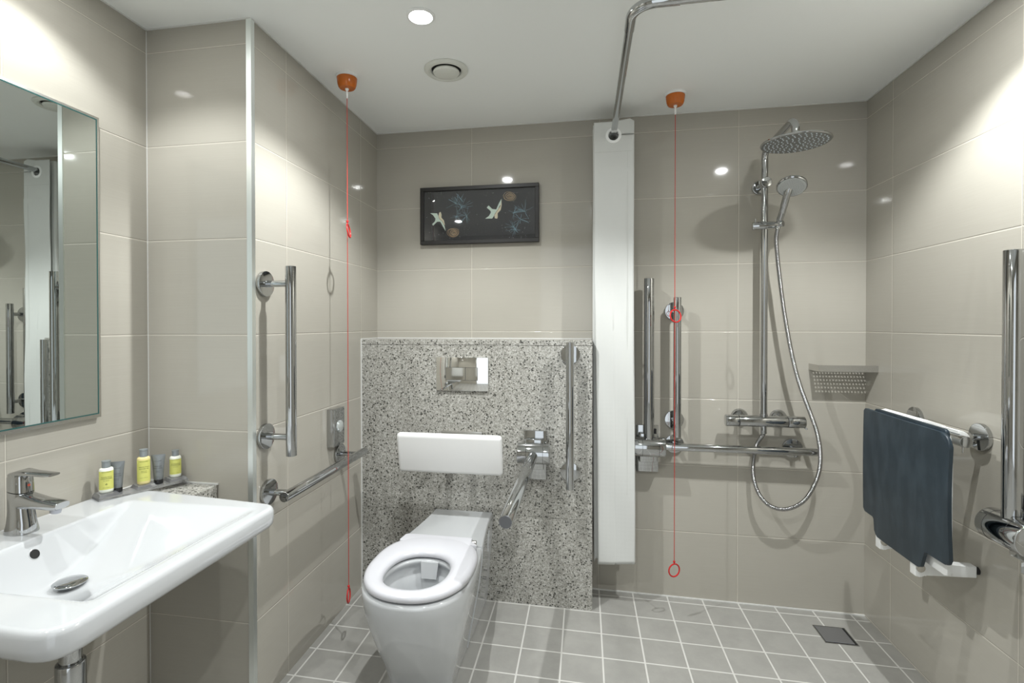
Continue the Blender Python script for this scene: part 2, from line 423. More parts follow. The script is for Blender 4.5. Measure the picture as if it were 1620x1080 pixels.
for d_ in DOWNLIGHTS: downlight(*d_)

vx, vy = 0.5095, -0.5645
t = thing('air_vent', (vx, vy, H - 0.02), 'round cream air valve set in the white ceiling, with a disc in its middle', 'air vent')
obj('rim', G().lathe([(0.081, -0.0005), (0.081, -0.004), (0.076, -0.010), (0.066, -0.012), (0.058, -0.008), (0.054, 0.0)], (vx, vy, H), seg=56, cap0=False, cap1=False), M_VENT, t)
obj('throat', G().lathe([(0.0, -0.0006), (0.0555, -0.0006)], (vx, vy, H), seg=48, cap0=False, cap1=False), M_DARK, t)
obj('disc', G().lathe([(0.020, -0.001), (0.022, -0.004), (0.047, -0.007), (0.049, -0.011), (0.045, -0.017), (0.03, -0.021), (0.0, -0.022)], (vx, vy, H), seg=56, cap0=False, cap1=False), M_VENT, t)

def pull_cord(x, y, z_short, z_long, ang, label):
    t = thing('pull_cord', (x, y, z_long), label, 'alarm cord', 'red emergency pull cords')
    obj('ceiling_base', G().lathe([(0.041, 0), (0.041, -0.006), (0.039, -0.009), (0.036, -0.010)], (x, y, H), cap1=True), M_WHITE, t)
    obj('switch_body', G().lathe([(0.0375, -0.010), (0.0372, -0.018), (0.035, -0.034), (0.0315, -0.044), (0.028, -0.048), (0.0, -0.049)], (x, y, H), cap1=False), M_AMBER, t)
    obj('cord_guide', G().lathe([(0.007, -0.048), (0.0065, -0.054), (0.003, -0.058), (0.004, -0.066), (0.0035, -0.083), (0.0022, -0.086)], (x, y, H), seg=16), M_WHITE, t)
    rr = 0.0285
    obj('cord', G().tube([(x, y, H - 0.08), (x, y, z_short + rr + 0.02), (x + 0.0005, y, z_long + rr)], 0.0014, 8), M_RED, t)
    for nm, zz, tilt in (('upper_ring', z_short, 0.16), ('lower_ring', z_long, 0.03)):
        ca, sa = math.cos(ang), math.sin(ang)
        ax = Vector((ca, sa, tilt)).normalized()
        off = Vector((ca, sa, 0)) * (-rr * tilt) if nm == 'upper_ring' else Vector((0, 0, 0))
        g = G().torus(Vector((x, y, zz)) - off, rr - 0.003, 0.003, ax, 40, 10)
        g.lathe([(0.0015, 0.012), (0.0045, 0.010), (0.0048, 0.005), (0.002, 0.001), (0.003, -0.003)], (x, y, zz + rr), seg=12)
        obj(nm, g, M_REDRING, t)
pull_cord(0.1254, -0.584, 1.5897, 0.195, R(14), 'red pull cord with orange ceiling switch hanging beside the left wall near the toilet')
pull_cord(1.380, -0.208, 1.267, 0.218, R(-62), 'red pull cord with orange ceiling switch hanging in the shower, right of the curtain')

# ------------------------------------------------------------------ mirror
mx0 = XA
t = thing('wall_mirror', (XA, -1.44, 0.972), 'rectangular mirror in a slim steel frame on the wall above the washbasin', 'mirror')
my1, my0, mz0, mz1 = -1.160, -1.72, 0.968, 1.8245
g = G()
fr = 0.012
g.box(XA + 0.0005, XA + 0.014, my1 - fr, my1, mz0, mz1).box(XA + 0.0005, XA + 0.014, my0, my0 + fr, mz0, mz1)
g.box(XA + 0.0005, XA + 0.014, my0 + fr, my1 - fr, mz0, mz0 + fr).box(XA + 0.0005, XA + 0.014, my0 + fr, my1 - fr, mz1 - fr, mz1)
obj('frame', g, M_SATIN, t)
gl = obj('glass', G().box(XA + 0.006, XA + 0.018, my0 + 0.008, my1 - 0.010, mz0 + 0.010, mz1 - 0.008, 0.0008, 1), M_MIRROR, t)
gl.data.materials.append(M_GLASSEDGE)
for p in gl.data.polygons:
    if abs(p.normal.x) < 0.9: p.material_index = 1

e0, e1, f0, f1 = my0 + 0.008, my1 - 0.010, mz0 + 0.010, mz1 - 0.008; q_ = XA + 0.0181; w_ = 0.0035
g = G().box(q_, q_ + 0.0003, e0, e1, f0, f0 + w_).box(q_, q_ + 0.0003, e0, e1, f1 - w_, f1).box(q_, q_ + 0.0003, e1 - w_, e1, f0 + w_, f1 - w_).box(q_, q_ + 0.0003, e0, e0 + w_, f0 + w_, f1 - w_)
obj('painted_bevel_reflection', g, mat('dark_green_bevel_reflection', (0.03, 0.09, 0.085), 0.08), t)  # dark strips on the glass front paint in the reflection of its bevel
# ------------------------------------------------------------------ washbasin
BZ = 0.741
DR = Vector((-0.133, -1.445))
def rrect(cs, r, n=9):
    """rounded polygon through corners cs (list of 2d), radius list"""
    out = []
    k = len(cs)
    for i in range(k):
        p = Vector(cs[i]); a_ = Vector(cs[i - 1]); b2 = Vector(cs[(i + 1) % k])
        rad = r[i]; u = (a_ - p).normalized(); v = (b2 - p).normalized()
        for j in range(n + 1):
            s = j / n
            q0 = p + u * rad * (1 - s); q1 = p + v * rad * s
            out.append(q0.lerp(q1, s))
    return out
def resample(pts, n):
    pts = [Vector(p) for p in pts]; pts.append(pts[0]); L = [0]
    for i in range(1, len(pts)): L.append(L[-1] + (pts[i] - pts[i - 1]).length)
    out = []; j = 0
    for i in range(n):
        s = L[-1] * i / n
        while L[j + 1] < s: j += 1
        f = (s - L[j]) / max(L[j + 1] - L[j], 1e-9); out.append(pts[j].lerp(pts[j + 1], f))
    return out
bc = [(XA + 0.002, -1.742), (0.192, -1.752), (0.192, -1.138), (-0.262, -1.088), (XA + 0.002, -1.150)]
outline = resample(rrect(bc, [0.02, 0.062, 0.045, 0.03, 0.02]), 220)
def inset(pts, d):
    n_ = len(pts); out = []
    for i in range(n_):
        t_ = (pts[(i + 1) % n_] - pts[i - 1]).normalized(); nn = Vector((-t_.y, t_.x)); out.append(pts[i] + nn * d)
    return out
def smin(a_, b2, k):
    h = max(k - abs(a_ - b2), 0) / k; return min(a_, b2) - h * h * k / 4
def depth(x, y):
    A = (x + 0.236) * 2.3; Fr = (0.158 - x) * 0.55; Nn = (y + 1.655) * 0.9; Fa = (-1.180 - y) * 0.50
    v = smin(smin(A, Fr, 0.014), smin(Nn, Fa, 0.05), 0.016)
    if v < 0: return 0.0
    v = v * v / (v + 0.004)
    D = 0.110
    return smin(v, D, 0.07) if v < D + 0.07 else D
def top_loop(t_):
    out = []
    for p in inset(outline, 0.010):
        q = p.lerp(DR, t_); out.append((q.x, q.y, BZ - depth(q.x, q.y)))
    return out
loops = []
for ins, dz in ((0.05, -0.060), (0.02, -0.056), (0.006, -0.050), (0.0008, -0.042), (0.0, -0.03), (0.0, -0.012), (0.002, -0.006), (0.0055, -0.0018)):
    loops.append([(p.x, p.y, BZ + dz) for p in inset(outline, ins)])
for i in range(64):
    t_ = i / 64; loops.append(top_loop(t_ * 0.985))
under = []
for s_c, dz in ((0.12, -0.175), (0.30, -0.172), (0.45, -0.155), (0.62, -0.11), (0.78, -0.070)):
    under.append([(DR.x + (p.x - DR.x) * s_c, DR.y + (p.y - DR.y) * s_c, BZ + dz) for p in inset(outline, 0.05)])
g = G().loft(under + loops, True, True)
t = thing('washbasin', (-0.1, -1.44, 0.57), 'wide white ceramic washbasin hung on the left wall under the mirror', 'washbasin')
basin = obj('bowl', g, M_CERAMIC, t, sharp=60)
fzz = BZ - depth(DR.x, DR.y)
obj('drain_plug', G().lathe([(0.022, -0.001), (0.024, 0.002), (0.0325, 0.008), (0.033, 0.010), (0.030, 0.012), (0.015, 0.0140), (0, 0.0145)], (DR.x, DR.y, fzz), seg=48, cap1=False), M_CHROME, t)
oz = BZ - 0.033; ox = -0.236 + 0.033 / 2.3
nv = Vector((2.3, 0, 1)).normalized()
obj('overflow_hole', G().lathe([(0.0105, 0.0), (0.0105, 0.0022), (0.0, 0.0022)], (ox + 0.0005, -1.452, oz + 0.001), nv, seg=32, cap0=False, cap1=False), M_DARK, t)
obj('overflow_ring', G().torus((ox + 0.001, -1.452, oz + 0.0015), 0.0112, 0.0012, nv, 32, 8), M_CERAMIC, t)
tt = thing('bottle_trap', (DR.x, DR.y, 0.25), 'chrome bottle trap with a pipe to the wall underneath the washbasin', 'drain pipe')
obj('trap_body', G().cyl((DR.x, DR.y, 0.565), (DR.x, DR.y, 0.47), 0.022, bev=0.002).cyl((DR.x, DR.y, 0.47), (DR.x, DR.y, 0.30), 0.029, bev=0.004), M_CHROME, tt)
obj('wall_pipe', G().tube([(DR.x, DR.y, 0.505), (DR.x - 0.09, DR.y - 0.02, 0.505), (XA + 0.002, DR.y - 0.04, 0.505)], 0.016).cyl((XA + 0.002, DR.y - 0.04, 0.505), (XA + 0.01, DR.y - 0.04, 0.505), 0.033), M_CHROME, tt)
obj('pipe_nut', G().cyl((DR.x - 0.055, DR.y - 0.012, 0.505), (DR.x - 0.08, DR.y - 0.018, 0.505), 0.021, 8), M_CHROME, tt)

# ------------------------------------------------------------------ mixer tap
fx, fy = -0.302, -1.416
t = thing('mixer_tap', (fx, fy, BZ), 'chrome single-lever mixer tap standing on the back of the washbasin', 'tap')
def ell(cx, cy, z, a_, b2, n=40, p=2.4, tx=0.0):
    o = []
    for k in range(n):
        th = 2 * math.pi * k / n; c_, s2 = math.cos(th), math.sin(th)
        X = a_ * math.copysign(abs(c_) ** (2 / p), c_); Y = b2 * math.copysign(abs(s2) ** (2 / p), s2)
        o.append((cx + X, cy + Y, z + tx * X))
    return o
bz = BZ - 0.0005
obj('body', G().loft([ell(fx, fy, bz, 0.0335, 0.0285), ell(fx, fy, bz + 0.004, 0.0335, 0.0285), ell(fx, fy, bz + 0.025, 0.0295, 0.0245), ell(fx - 0.001, fy, bz + 0.055, 0.025, 0.0225), ell(fx - 0.002, fy, bz + 0.09, 0.0245, 0.0225), ell(fx - 0.002, fy, bz + 0.098, 0.0245, 0.0225, tx=-0.15)]), M_CHROME, t, sharp=50)
def bar_sec(x, zc, w, h, n=24, p=3.2):
    o = []
    for k in range(n):
        th = 2 * math.pi * k / n; c_, s2 = math.cos(th), math.sin(th)
        o.append((x, fy + w * math.copysign(abs(c_) ** (2 / p), c_), zc + h * math.copysign(abs(s2) ** (2 / p), s2)))
    return o
obj('spout', G().loft([bar_sec(fx + 0.005, bz + 0.077, 0.022, 0.021), bar_sec(fx + 0.03, bz + 0.076, 0.0215, 0.0155), bar_sec(fx + 0.07, bz + 0.072, 0.020, 0.0115), bar_sec(fx + 0.110, bz + 0.070, 0.0185, 0.0100), bar_sec(fx + 0.116, bz + 0.0705, 0.017, 0.0070)]), M_CHROME, t, sharp=50)
obj('aerator', G().cyl((fx + 0.098, fy, bz + 0.062), (fx + 0.096, fy, bz + 0.053), 0.011), M_STEELDARK, t)
obj('lever', G().loft([ell(fx - 0.002, fy, bz + 0.100, 0.0245, 0.0228, tx=-0.15), ell(fx - 0.003, fy, bz + 0.118, 0.0245, 0.0225, tx=-0.05), ell(fx - 0.004, fy, bz + 0.134, 0.0235, 0.0215, tx=0.1), ell(fx - 0.004, fy, bz + 0.141, 0.018, 0.017, tx=0.15)])
    .loft([bar_sec(fx - 0.018, bz + 0.137, 0.017, 0.006), bar_sec(fx + 0.01, bz + 0.143, 0.0185, 0.0075), bar_sec(fx + 0.035, bz + 0.142, 0.017, 0.005), bar_sec(fx + 0.078, bz + 0.141, 0.0155, 0.0042), bar_sec(fx + 0.094, bz + 0.141, 0.0135, 0.0030)]), M_CHROME, t, sharp=50)
obj('temperature_dot', G().cyl((fx + 0.021, fy, bz + 0.113), (fx + 0.0225, fy, bz + 0.113), 0.003), mat('warm_dot', (0.7, 0.1, 0.05), 0.3), t)

# ------------------------------------------------------------------ toiletries
def text_mesh(txt, size, m4):
    cu = bpy.data.curves.new('txt', 'FONT'); cu.body = txt; cu.size = size; cu.align_x = 'CENTER'; cu.align_y = 'CENTER'
    cu.resolution_u = 2
    o = bpy.data.objects.new('txt', cu); COL.objects.link(o)
    dg = bpy.context.evaluated_depsgraph_get(); dg.update()
    me = bpy.data.meshes.new_from_object(o.evaluated_get(dg)); bpy.data.objects.remove(o); bpy.data.curves.remove(cu)
    bm = bmesh.new(); bm.from_mesh(me); bpy.data.meshes.remove(me)
    return bm
def curved_text(lines, cx, cy, z0, r, sx, ang, mat_, parent, name='label_text'):
    """lines: (text, height above z0, size); wrapped on an oval cylinder facing direction ang"""
    g = bmesh.new()
    for txt, hz, size in lines:
        bm = text_mesh(txt, size, None)
        for v in bm.verts:
            th = v.co.x / (r * 0.9); X = (r + 0.0004) * math.sin(th); Y = -(r * sx + 0.0004) * math.cos(th)
            q = Matrix.Rotation(ang, 2) @ Vector((X, Y))
            v.co = Vector((cx + q.x, cy + q.y, z0 + hz + v.co.y))
        tmp = bpy.data.meshes.new('t'); bm.to_mesh(tmp); bm.free(); g.from_mesh(tmp); bpy.data.meshes.remove(tmp)
    return obj(name, g, mat_, parent)
M_TXT = mat('dark_label_print', (0.07, 0.09, 0.03), 0.6)
M_TXTG = mat('grey_tube_print', (0.02, 0.022, 0.022), 0.6)
M_LABEL = mat('yellow_label', (0.58, 0.585, 0.15), 0.4)
M_CAP = mat('grey_cap', (0.27, 0.30, 0.31), 0.3, 0.3)
M_TUBE = mat('dark_grey_tube', (0.20, 0.215, 0.22), 0.3, 0.4)
M_MILK = mat('milky_bottle', (0.80, 0.82, 0.72), 0.25)
M_AMBERB = mat('pale_amber_bottle', (0.72, 0.62, 0.28), 0.22)
# tray
TC = Vector((-0.283, -1.094)); TD = Vector((0.42, 0.907)).normalized(); TP = Vector((-TD.y, TD.x))
TZ = BZ + 0.0005
def tpt(s, q, z): v = TC + TD * s + TP * q; return (v.x, v.y, z)
def tblock(g, s0, s1, q, z0, z1, ch):
    lo = [tpt(s0, -q, z0), tpt(s1, -q, z0), tpt(s1, q, z0), tpt(s0, q, z0)]
    hi = [tpt(s0 + ch, -q + ch, z1), tpt(s1 - ch, -q + ch, z1), tpt(s1 - ch, q - ch, z1), tpt(s0 + ch, q - ch, z1)]
    return g.loft([lo, hi])
t = thing('toiletry_tray', (TC.x, TC.y, TZ), 'long clear acrylic tray with three raised blocks on the back corner of the washbasin', 'tray')
obj('base_plate', tblock(G(), -0.118, 0.118, 0.027, TZ, TZ + 0.007, 0.001), M_ACRYLIC, t)
for s_0 in (-0.092, 0.002, 0.090):
    obj('raised_block', tblock(G(), s_0 - 0.026, s_0 + 0.026, 0.0255, TZ + 0.0072, TZ + 0.016, 0.005), M_ACRYLIC, t)
FACE = math.atan2(1.26, 1.35) * 1.0        # labels face the camera side
def bottle(s, h, r, body_m, label, txts, q=0.0, face=R(48)):
    x, y, _ = tpt(s, q, 0); z = TZ + 0.0163
    t = thing('toiletry_bottle', (x, y, z), label, 'bottle')
    hb = h * 0.79
    prof = [(r * 0.80, 0), (r * 0.95, 0.002), (r, 0.006), (r, hb - 0.006), (r * 0.93, hb - 0.002), (r * 0.72, hb)]
    obj('body', G().lathe(prof, (x, y, z), seg=40, sx=0.78, rot=face), body_m, t, sharp=60)
    lb = G()
    seg = 26; rr = r * 1.012
    n0 = Matrix.Rotation(face, 2)
    L = []
    for zz in (0.010, hb - 0.009):
        row = []
        for k in range(seg + 1):
            th = -1.35 + 2.7 * k / seg
            q2 = n0 @ Vector((rr * math.sin(th), -rr * 0.78 * math.cos(th)))
            row.append((x + q2.x, y + q2.y, z + zz))
        L.append(row)
    lb.loft(L, False, False, closed=False)
    obj('paper_label', lb, M_LABEL, t)
    obj('cap', G().lathe([(r * 0.62, 0), (r * 0.60, (h - hb) * 0.8), (r * 0.66, (h - hb) * 0.86), (r * 0.66, h - hb)], (x, y, z + hb + 0.0002), seg=32), M_CAP, t)
    curved_text([(tx, hb * f, sz) for tx, f, sz in txts], x, y, z, rr, 0.78, face, M_TXT, t)
    return t
TX = [('ACCA KAPPA', 0.84, 0.0034), ('WHITE MOSS', 0.64, 0.0040), ('SHOWER GEL', 0.575, 0.0038), ('gentle and', 0.50, 0.0030), ('refreshing', 0.45, 0.0030), ('40 ml  1.35 fl oz', 0.25, 0.0026)]
TX2 = [('ACCA KAPPA', 0.84, 0.0034), ('WHITE MOSS', 0.64, 0.0040), ('CONDITIONER', 0.575, 0.0038), ('for all hair', 0.50, 0.0030), ('\u2042', 0.36, 0.008), ('30 ml  1.0 fl oz', 0.22, 0.0026)]
bottle(-0.092, 0.089, 0.0170, M_MILK, 'small milky bottle with yellow label on the tray end nearest the tap', TX2)
bottle(0.002, 0.103, 0.0168, M_AMBERB, 'tallest yellow bottle, amber at its foot, in the middle of the tray', TX)
bb_ = bottle(0.090, 0.083, 0.0158, M_MILK, 'small yellow bottle at the far end of the tray beside the granite ledge', [(a_ if i != 4 else '', f, s) for i, (a_, f, s) in enumerate(TX2)], face=R(45))
x, y, _ = tpt(0.088, 0, 0)
def ctube(s, h, label, q=0.0, face=R(35)):
    x, y, _ = tpt(s, q, 0); z = TZ + 0.0072
    t = thing('cream_tube', (x, y, z), label, 'tube', 'dark grey cream tubes on the tray')
    def sec(zz, a_, b2, n=32):
        o = []
        for k in range(n):
            th = 2 * math.pi * k / n; q2 = Matrix.Rotation(face, 2) @ Vector((a_ * math.cos(th), b2 * math.sin(th))); o.append((x + q2.x, y + q2.y, z + zz))
        return o
    obj('cap', G().loft([sec(0, 0.0115, 0.0115), sec(0.001, 0.0125, 0.0125), sec(0.012, 0.0125, 0.0125), sec(0.013, 0.012, 0.012)]), M_BLACK, t)
    obj('body', G().loft([sec(0.0132, 0.0118, 0.0118), sec(0.016, 0.0128, 0.0126), sec(h * 0.5, 0.0148, 0.0105), sec(h * 0.8, 0.0168, 0.0055), sec(h * 0.93, 0.0182, 0.0012), sec(h, 0.0185, 0.0009)]), M_TUBE, t, sharp=60)
    curved_text([('ACCA KAPPA', h * 0.80, 0.0030), ('WHITE MOSS', h * 0.62, 0.0032), ('BODY LOTION', h * 0.55, 0.0032), ('with green', h * 0.46, 0.0024), ('tea extract', h * 0.42, 0.0024), ('30 ml', h * 0.26, 0.0024)], x, y, z, 0.0148, 0.82, face, M_TXTG, t)
ctube(-0.062, 0.088, 'dark grey squeeze tube on the tray just behind the bottle nearest the tap', q=0.010)
ctube(0.042, 0.088, 'dark grey squeeze tube on the tray right of the tallest yellow bottle')

# ------------------------------------------------------------------ grab rails
TR = 0.0165; FR = 0.041
def rail_post(base, nrm, L, name_t):
    b0 = Vector(base); nv = Vector(nrm)
    f = obj('mounting_flange', G().cyl(b0 + nv * 0.0004, b0 + nv * 0.0125, FR, 48, bev=0.0015), M_CHROME, name_t)
    obj('stand_off', G().cyl(b0 + nv * 0.0126, b0 + nv * (L - TR * 0.55), 0.0105, 24), M_CHROME, name_t)
def grab_bar(p0, p1, posts, nrm, L, label):
    p0 = Vector(p0); p1 = Vector(p1); base = Vector(p0) if p0.z < p1.z else Vector(p1)
    t = thing('grab_rail', base - Vector(nrm) * L, label, 'grab rail')
    obj('rail_tube', G().cyl(p0, p1, TR, 40, bev=0.0012), M_CHROME, t)
    for q in posts: rail_post(q, nrm, L, t)
    return t
grab_bar((0.095, -0.921, 0.815), (0.095, -0.921, 1.418), [(0, -0.921, 1.363), (0, -0.921, 0.874)], (1, 0, 0), 0.095, 'upright chrome grab rail on the left wall beside the chrome corner strip')
grab_bar((0.085, -0.948, 0.690), (0.085, -0.345, 0.690), [(0, -0.906, 0.690), (0, -0.415, 0.694)], (1, 0, 0), 0.085, 'level chrome grab rail along the left wall beside the toilet, below the upright rail')
grab_bar((0.9555, GY - 0.075, 0.548), (0.9555, GY - 0.075, 1.159), [(0.9545, GY, 1.105), (0.9545, GY, 0.602)], (0, -1, 0), 0.075, 'upright chrome grab rail on the speckled granite next to the white curtain')
grab_bar((1.412, -0.08, 0.742), (1.412, -0.08, 1.350), [(1.411, 0, 1.292), (1.411, 0, 0.806)], (0, -1, 0), 0.08, 'short upright chrome grab rail in the shower behind the red cord')
grab_bar((1.363, -0.072, 0.697), (1.9715, -0.072, 0.697), [(1.4115, 0, 0.697), (1.9015, 0, 0.697)], (0, -1, 0), 0.072, 'level chrome grab rail in the shower under the thermostatic mixer')
# rail on the right wall that carries the seat
srail = grab_bar((W - 0.098, -0.305, 0.895), (W - 0.098, -0.742, 0.895), [(W, -0.345, 0.895), (W, -0.655, 0.895)], (-1, 0, 0), 0.098, 'short level chrome rail on the right wall holding the navy shower seat')

def hinged_rail(o, ax, nrm, up_pos, label, down_dir=None):
    """o: wall point at hub height; ax: hub axis along the wall; nrm: away from the wall"""
    o = Vector(o); ax = Vector(ax); nv = Vector(nrm); zz = Vector((0, 0, 1))
    t = thing('hinged_support_rail', o - zz * 0.12, label, 'support rail')
    def bx(a0, a1, n0, n1, z0, z1, bev):
        g = G(); M4 = Matrix((( ax.x, nv.x, 0, o.x), (ax.y, nv.y, 0, o.y), (0, 0, 1, o.z), (0, 0, 0, 1)))
        return g.box(a0, a1, n0, n1, z0, z1, bev, 2, M4)
    obj('wall_plate', bx(-0.048, 0.048, 0.0004, 0.020, -0.125, 0.085, 0.002), M_CHROME, t)
    obj('hinge_block', bx(-0.040, 0.040, 0.0202, 0.055, -0.075, 0.055, 0.006), M_CHROME, t)
    hc = o + nv * 0.075
    obj('hinge_barrel', G().cyl(hc - ax * 0.068, hc + ax * 0.068, 0.043, 56, bev=0.003), M_CHROME, t, sharp=50)
    obj('barrel_seam', G().torus(hc - ax * 0.030, 0.0428, 0.0007, ax, 48, 6), M_DARK, t); obj('barrel_seam', G().torus(hc + ax * 0.040, 0.0428, 0.0007, ax, 48, 6), M_DARK, t)
    if down_dir is None:
        obj('support_arm', G().cyl(hc + zz * 0.03, hc + zz * up_pos, 0.0218, 44, bev=0.0015), M_CHROME, t)
        obj('arm_stop', G().cyl(hc + zz * 0.030 + nv * -0.03 + ax * 0.03, hc + zz * 0.075 + nv * -0.03 + ax * 0.03, 0.006), M_BLACK, t)
    else:
        e = Vector(down_dir)
        a0 = hc + (e - hc).normalized() * 0.03
        obj('support_arm', G().cyl(a0, e, 0.0218, 44, bev=0.0015), M_CHROME, t)
        d = (e - a0).normalized()
        obj('end_cap', G().cyl(e + d * 0.0002, e + d * 0.0012, 0.0200, 44), mat('grey_end_cap', (0.16, 0.165, 0.18), 0.4, 0.3), t)
    return t
hinged_rail((0.805, GY, 0.690), (1, 0, 0), (0, -1, 0), 0, 'chrome hinged support rail lowered beside the toilet, fixed to the granite', (0.777, -0.87, 0.628))
hinged_rail((1.294, 0, 0.694), (1, 0, 0), (0, -1, 0), 0.74, 'chrome hinged rail folded upright on the shower wall next to the curtain')
hinged_rail((W, -0.870, 0.690), (0, 1, 0), (-1, 0, 0), 0.735, 'chrome hinged rail folded upright on the right wall beside the navy seat')

# ------------------------------------------------------------------ emergency reset plate on the left wall
t = thing('reset_plate', (0, -0.46, 0.74), 'square chrome plate with a round glass button on the left wall above the level rail', 'wall switch')
py0, py1, pz0, pz1 = -0.513, -0.424, 0.742, 0.893
obj('case', G().box(0.0004, 0.032, py0, py1, pz0, pz1, 0.002), M_CHROME, t)
pc = ((py0 + py1) / 2, (pz0 + pz1) / 2 + 0.002)
obj('button', G().lathe([(0.0245, 0), (0.0245, 0.003), (0.021, 0.007), (0.010, 0.010), (0, 0.0105)], (0.032, pc[0], pc[1]), (1, 0, 0), cap1=False), mat('clear_button', (0.75, 0.80, 0.80), 0.08, 0.7), t)

# ------------------------------------------------------------------ flush plate
t = thing('flush_plate', (0.48, GY, 0.94), 'polished steel dual flush plate set in the granite above the toilet', 'flush plate')
fx0, fx1, fz0, fz1 = 0.3625, 0.5985, 0.939, 1.0875
M_PLATE = mat('mirror_steel_plate', (0.86, 0.86, 0.84), 0.04, 1.0)
obj('plate', G().box(fx0, fx1, GY - 0.0115, GY - 0.0004, fz0, fz1, 0.0012), M_PLATE, t)
bw = fx1 - fx0; bx0 = fx0 + bw * 0.187; bx1 = fx0 + bw * 0.794; bm_ = fx0 + bw * 0.565; bz1 = fz1 - (fz1 - fz0) * 0.31; bz0 = fz1 - (fz1 - fz0) * 0.68
obj('button_gap', G().box(bx0 - 0.0012, bx1 + 0.0012, GY - 0.0118, GY - 0.011, bz0 - 0.0012, bz1 + 0.0012), M_DARK, t)
obj('large_button', G().box(bx0, bm_ - 0.0006, GY - 0.0135, GY - 0.0119, bz0, bz1, 0.0004, 1), M_PLATE, t)
obj('small_button', G().box(bm_ + 0.0006, bx1, GY - 0.0135, GY - 0.0119, bz0, bz1, 0.0004, 1), M_PLATE, t)

# ------------------------------------------------------------------ toilet backrest
t = thing('back_support_cushion', (0.46, GY, 0.60), 'long white padded backrest fixed to the granite above the toilet', 'backrest')
c0 = Vector((0.4585, -0.352, 0.689)); tilt = math.atan2(0.034, 0.165)
M4 = Matrix.Translation(c0) @ Matrix.Rotation(tilt, 4, 'X')
obj('pad', G().box(-0.2245, 0.2245, 0.0, 0.036, -0.0865, 0.0865, 0.015, 5, M4), M_PAD, t, sharp=60)
for xx in (0.428, 0.528):
    obj('support_arm', G().cyl((xx, GY - 0.012, 0.668), (xx, -0.322, 0.668), 0.0135, 24), M_SATIN, t)
obj('mounting_plate', G().box(0.385, 0.571, GY - 0.012, GY - 0.0004, 0.60, 0.760, 0.002), M_SATIN, t)

# ------------------------------------------------------------------ toilet
TXc = 0.484
def pan_loop(z, w, yf, hr, yc=-0.775, yr=GY - 0.001, p=2.35, n=120, off=0.0):
    """closed outline: rear straight, sides widening, rounded front"""
    pts = []
    m_ = n // 4
    # right side from rear to widest, then front curve to the nose, mirrored
    half = []
    for i in range(m_ + 1):
        s = i / m_; y = yr + (yc - yr) * s; ss = s * s * (3 - 2 * s)
        half.append((hr + (w - hr) * ss, y))
    for i in range(1, m_ + 1):
        th = math.pi / 2 * i / m_
        half.append((w * abs(math.cos(th)) ** (2 / p) if i < m_ else 0.0, yc + (yf - yc) * math.sin(th) ** (2 / p)))
    dx = lambda y: -0.010 * min(1.0, max(0.0, (-0.19 - y) / 0.6))
    for x, y in half: pts.append((TXc + x + dx(y), y, z))
    for x, y in half[-2::-1]: pts.append((TXc - x + dx(y), y, z))
    return pts
RIMZ = 0.4
prof = [(0.0005 + fz(TXc), 0.104, -0.800, 0.104), (0.02 + fz(TXc), 0.108, -0.806, 0.106), (0.10, 0.122, -0.848, 0.112), (0.19, 0.146, -0.905, 0.118), (0.28, 0.166, -0.952, 0.124), (0.35, 0.176, -0.976, 0.128), (0.385, 0.178, -0.982, 0.130), (0.395, 0.176, -0.980, 0.129), (RIMZ, 0.170, -0.974, 0.126)]
loops = [pan_loop(*q) for q in prof]
bc0 = Vector((TXc, -0.80)); ha, hb_ = 0.112, 0.132
def hole(sc, z, cy=-0.80, aa=ha, bb=hb_):
    out = []
    for x, y, _ in pan_loop(0, 0.170, -0.974, 0.126):
        d = Vector((x - TXc + 0.009, y - cy)); th = math.atan2(d.y / bb, d.x / aa); out.append((TXc - 0.009 + aa * sc * math.cos(th), cy + bb * sc * math.sin(th), z))
    return out
inner = [hole(1.04, RIMZ - 0.001), hole(1.0, RIMZ - 0.004), hole(0.985, RIMZ - 0.012), hole(1.06, RIMZ - 0.022), hole(1.08, RIMZ - 0.045), hole(0.99, RIMZ - 0.058), hole(0.93, RIMZ - 0.09, -0.795), hole(0.80, RIMZ - 0.14, -0.785), hole(0.60, RIMZ - 0.18, -0.775), hole(0.42, RIMZ - 0.20, -0.765), hole(0.30, RIMZ - 0.235, -0.76), hole(0.05, RIMZ - 0.24, -0.76)]
t = thing('toilet', (TXc, -0.55, fz(TXc)), 'white toilet with an open seat ring standing against the speckled granite', 'toilet')
obj('pan', G().loft(loops + inner), M_CERAMIC, t, sharp=70)
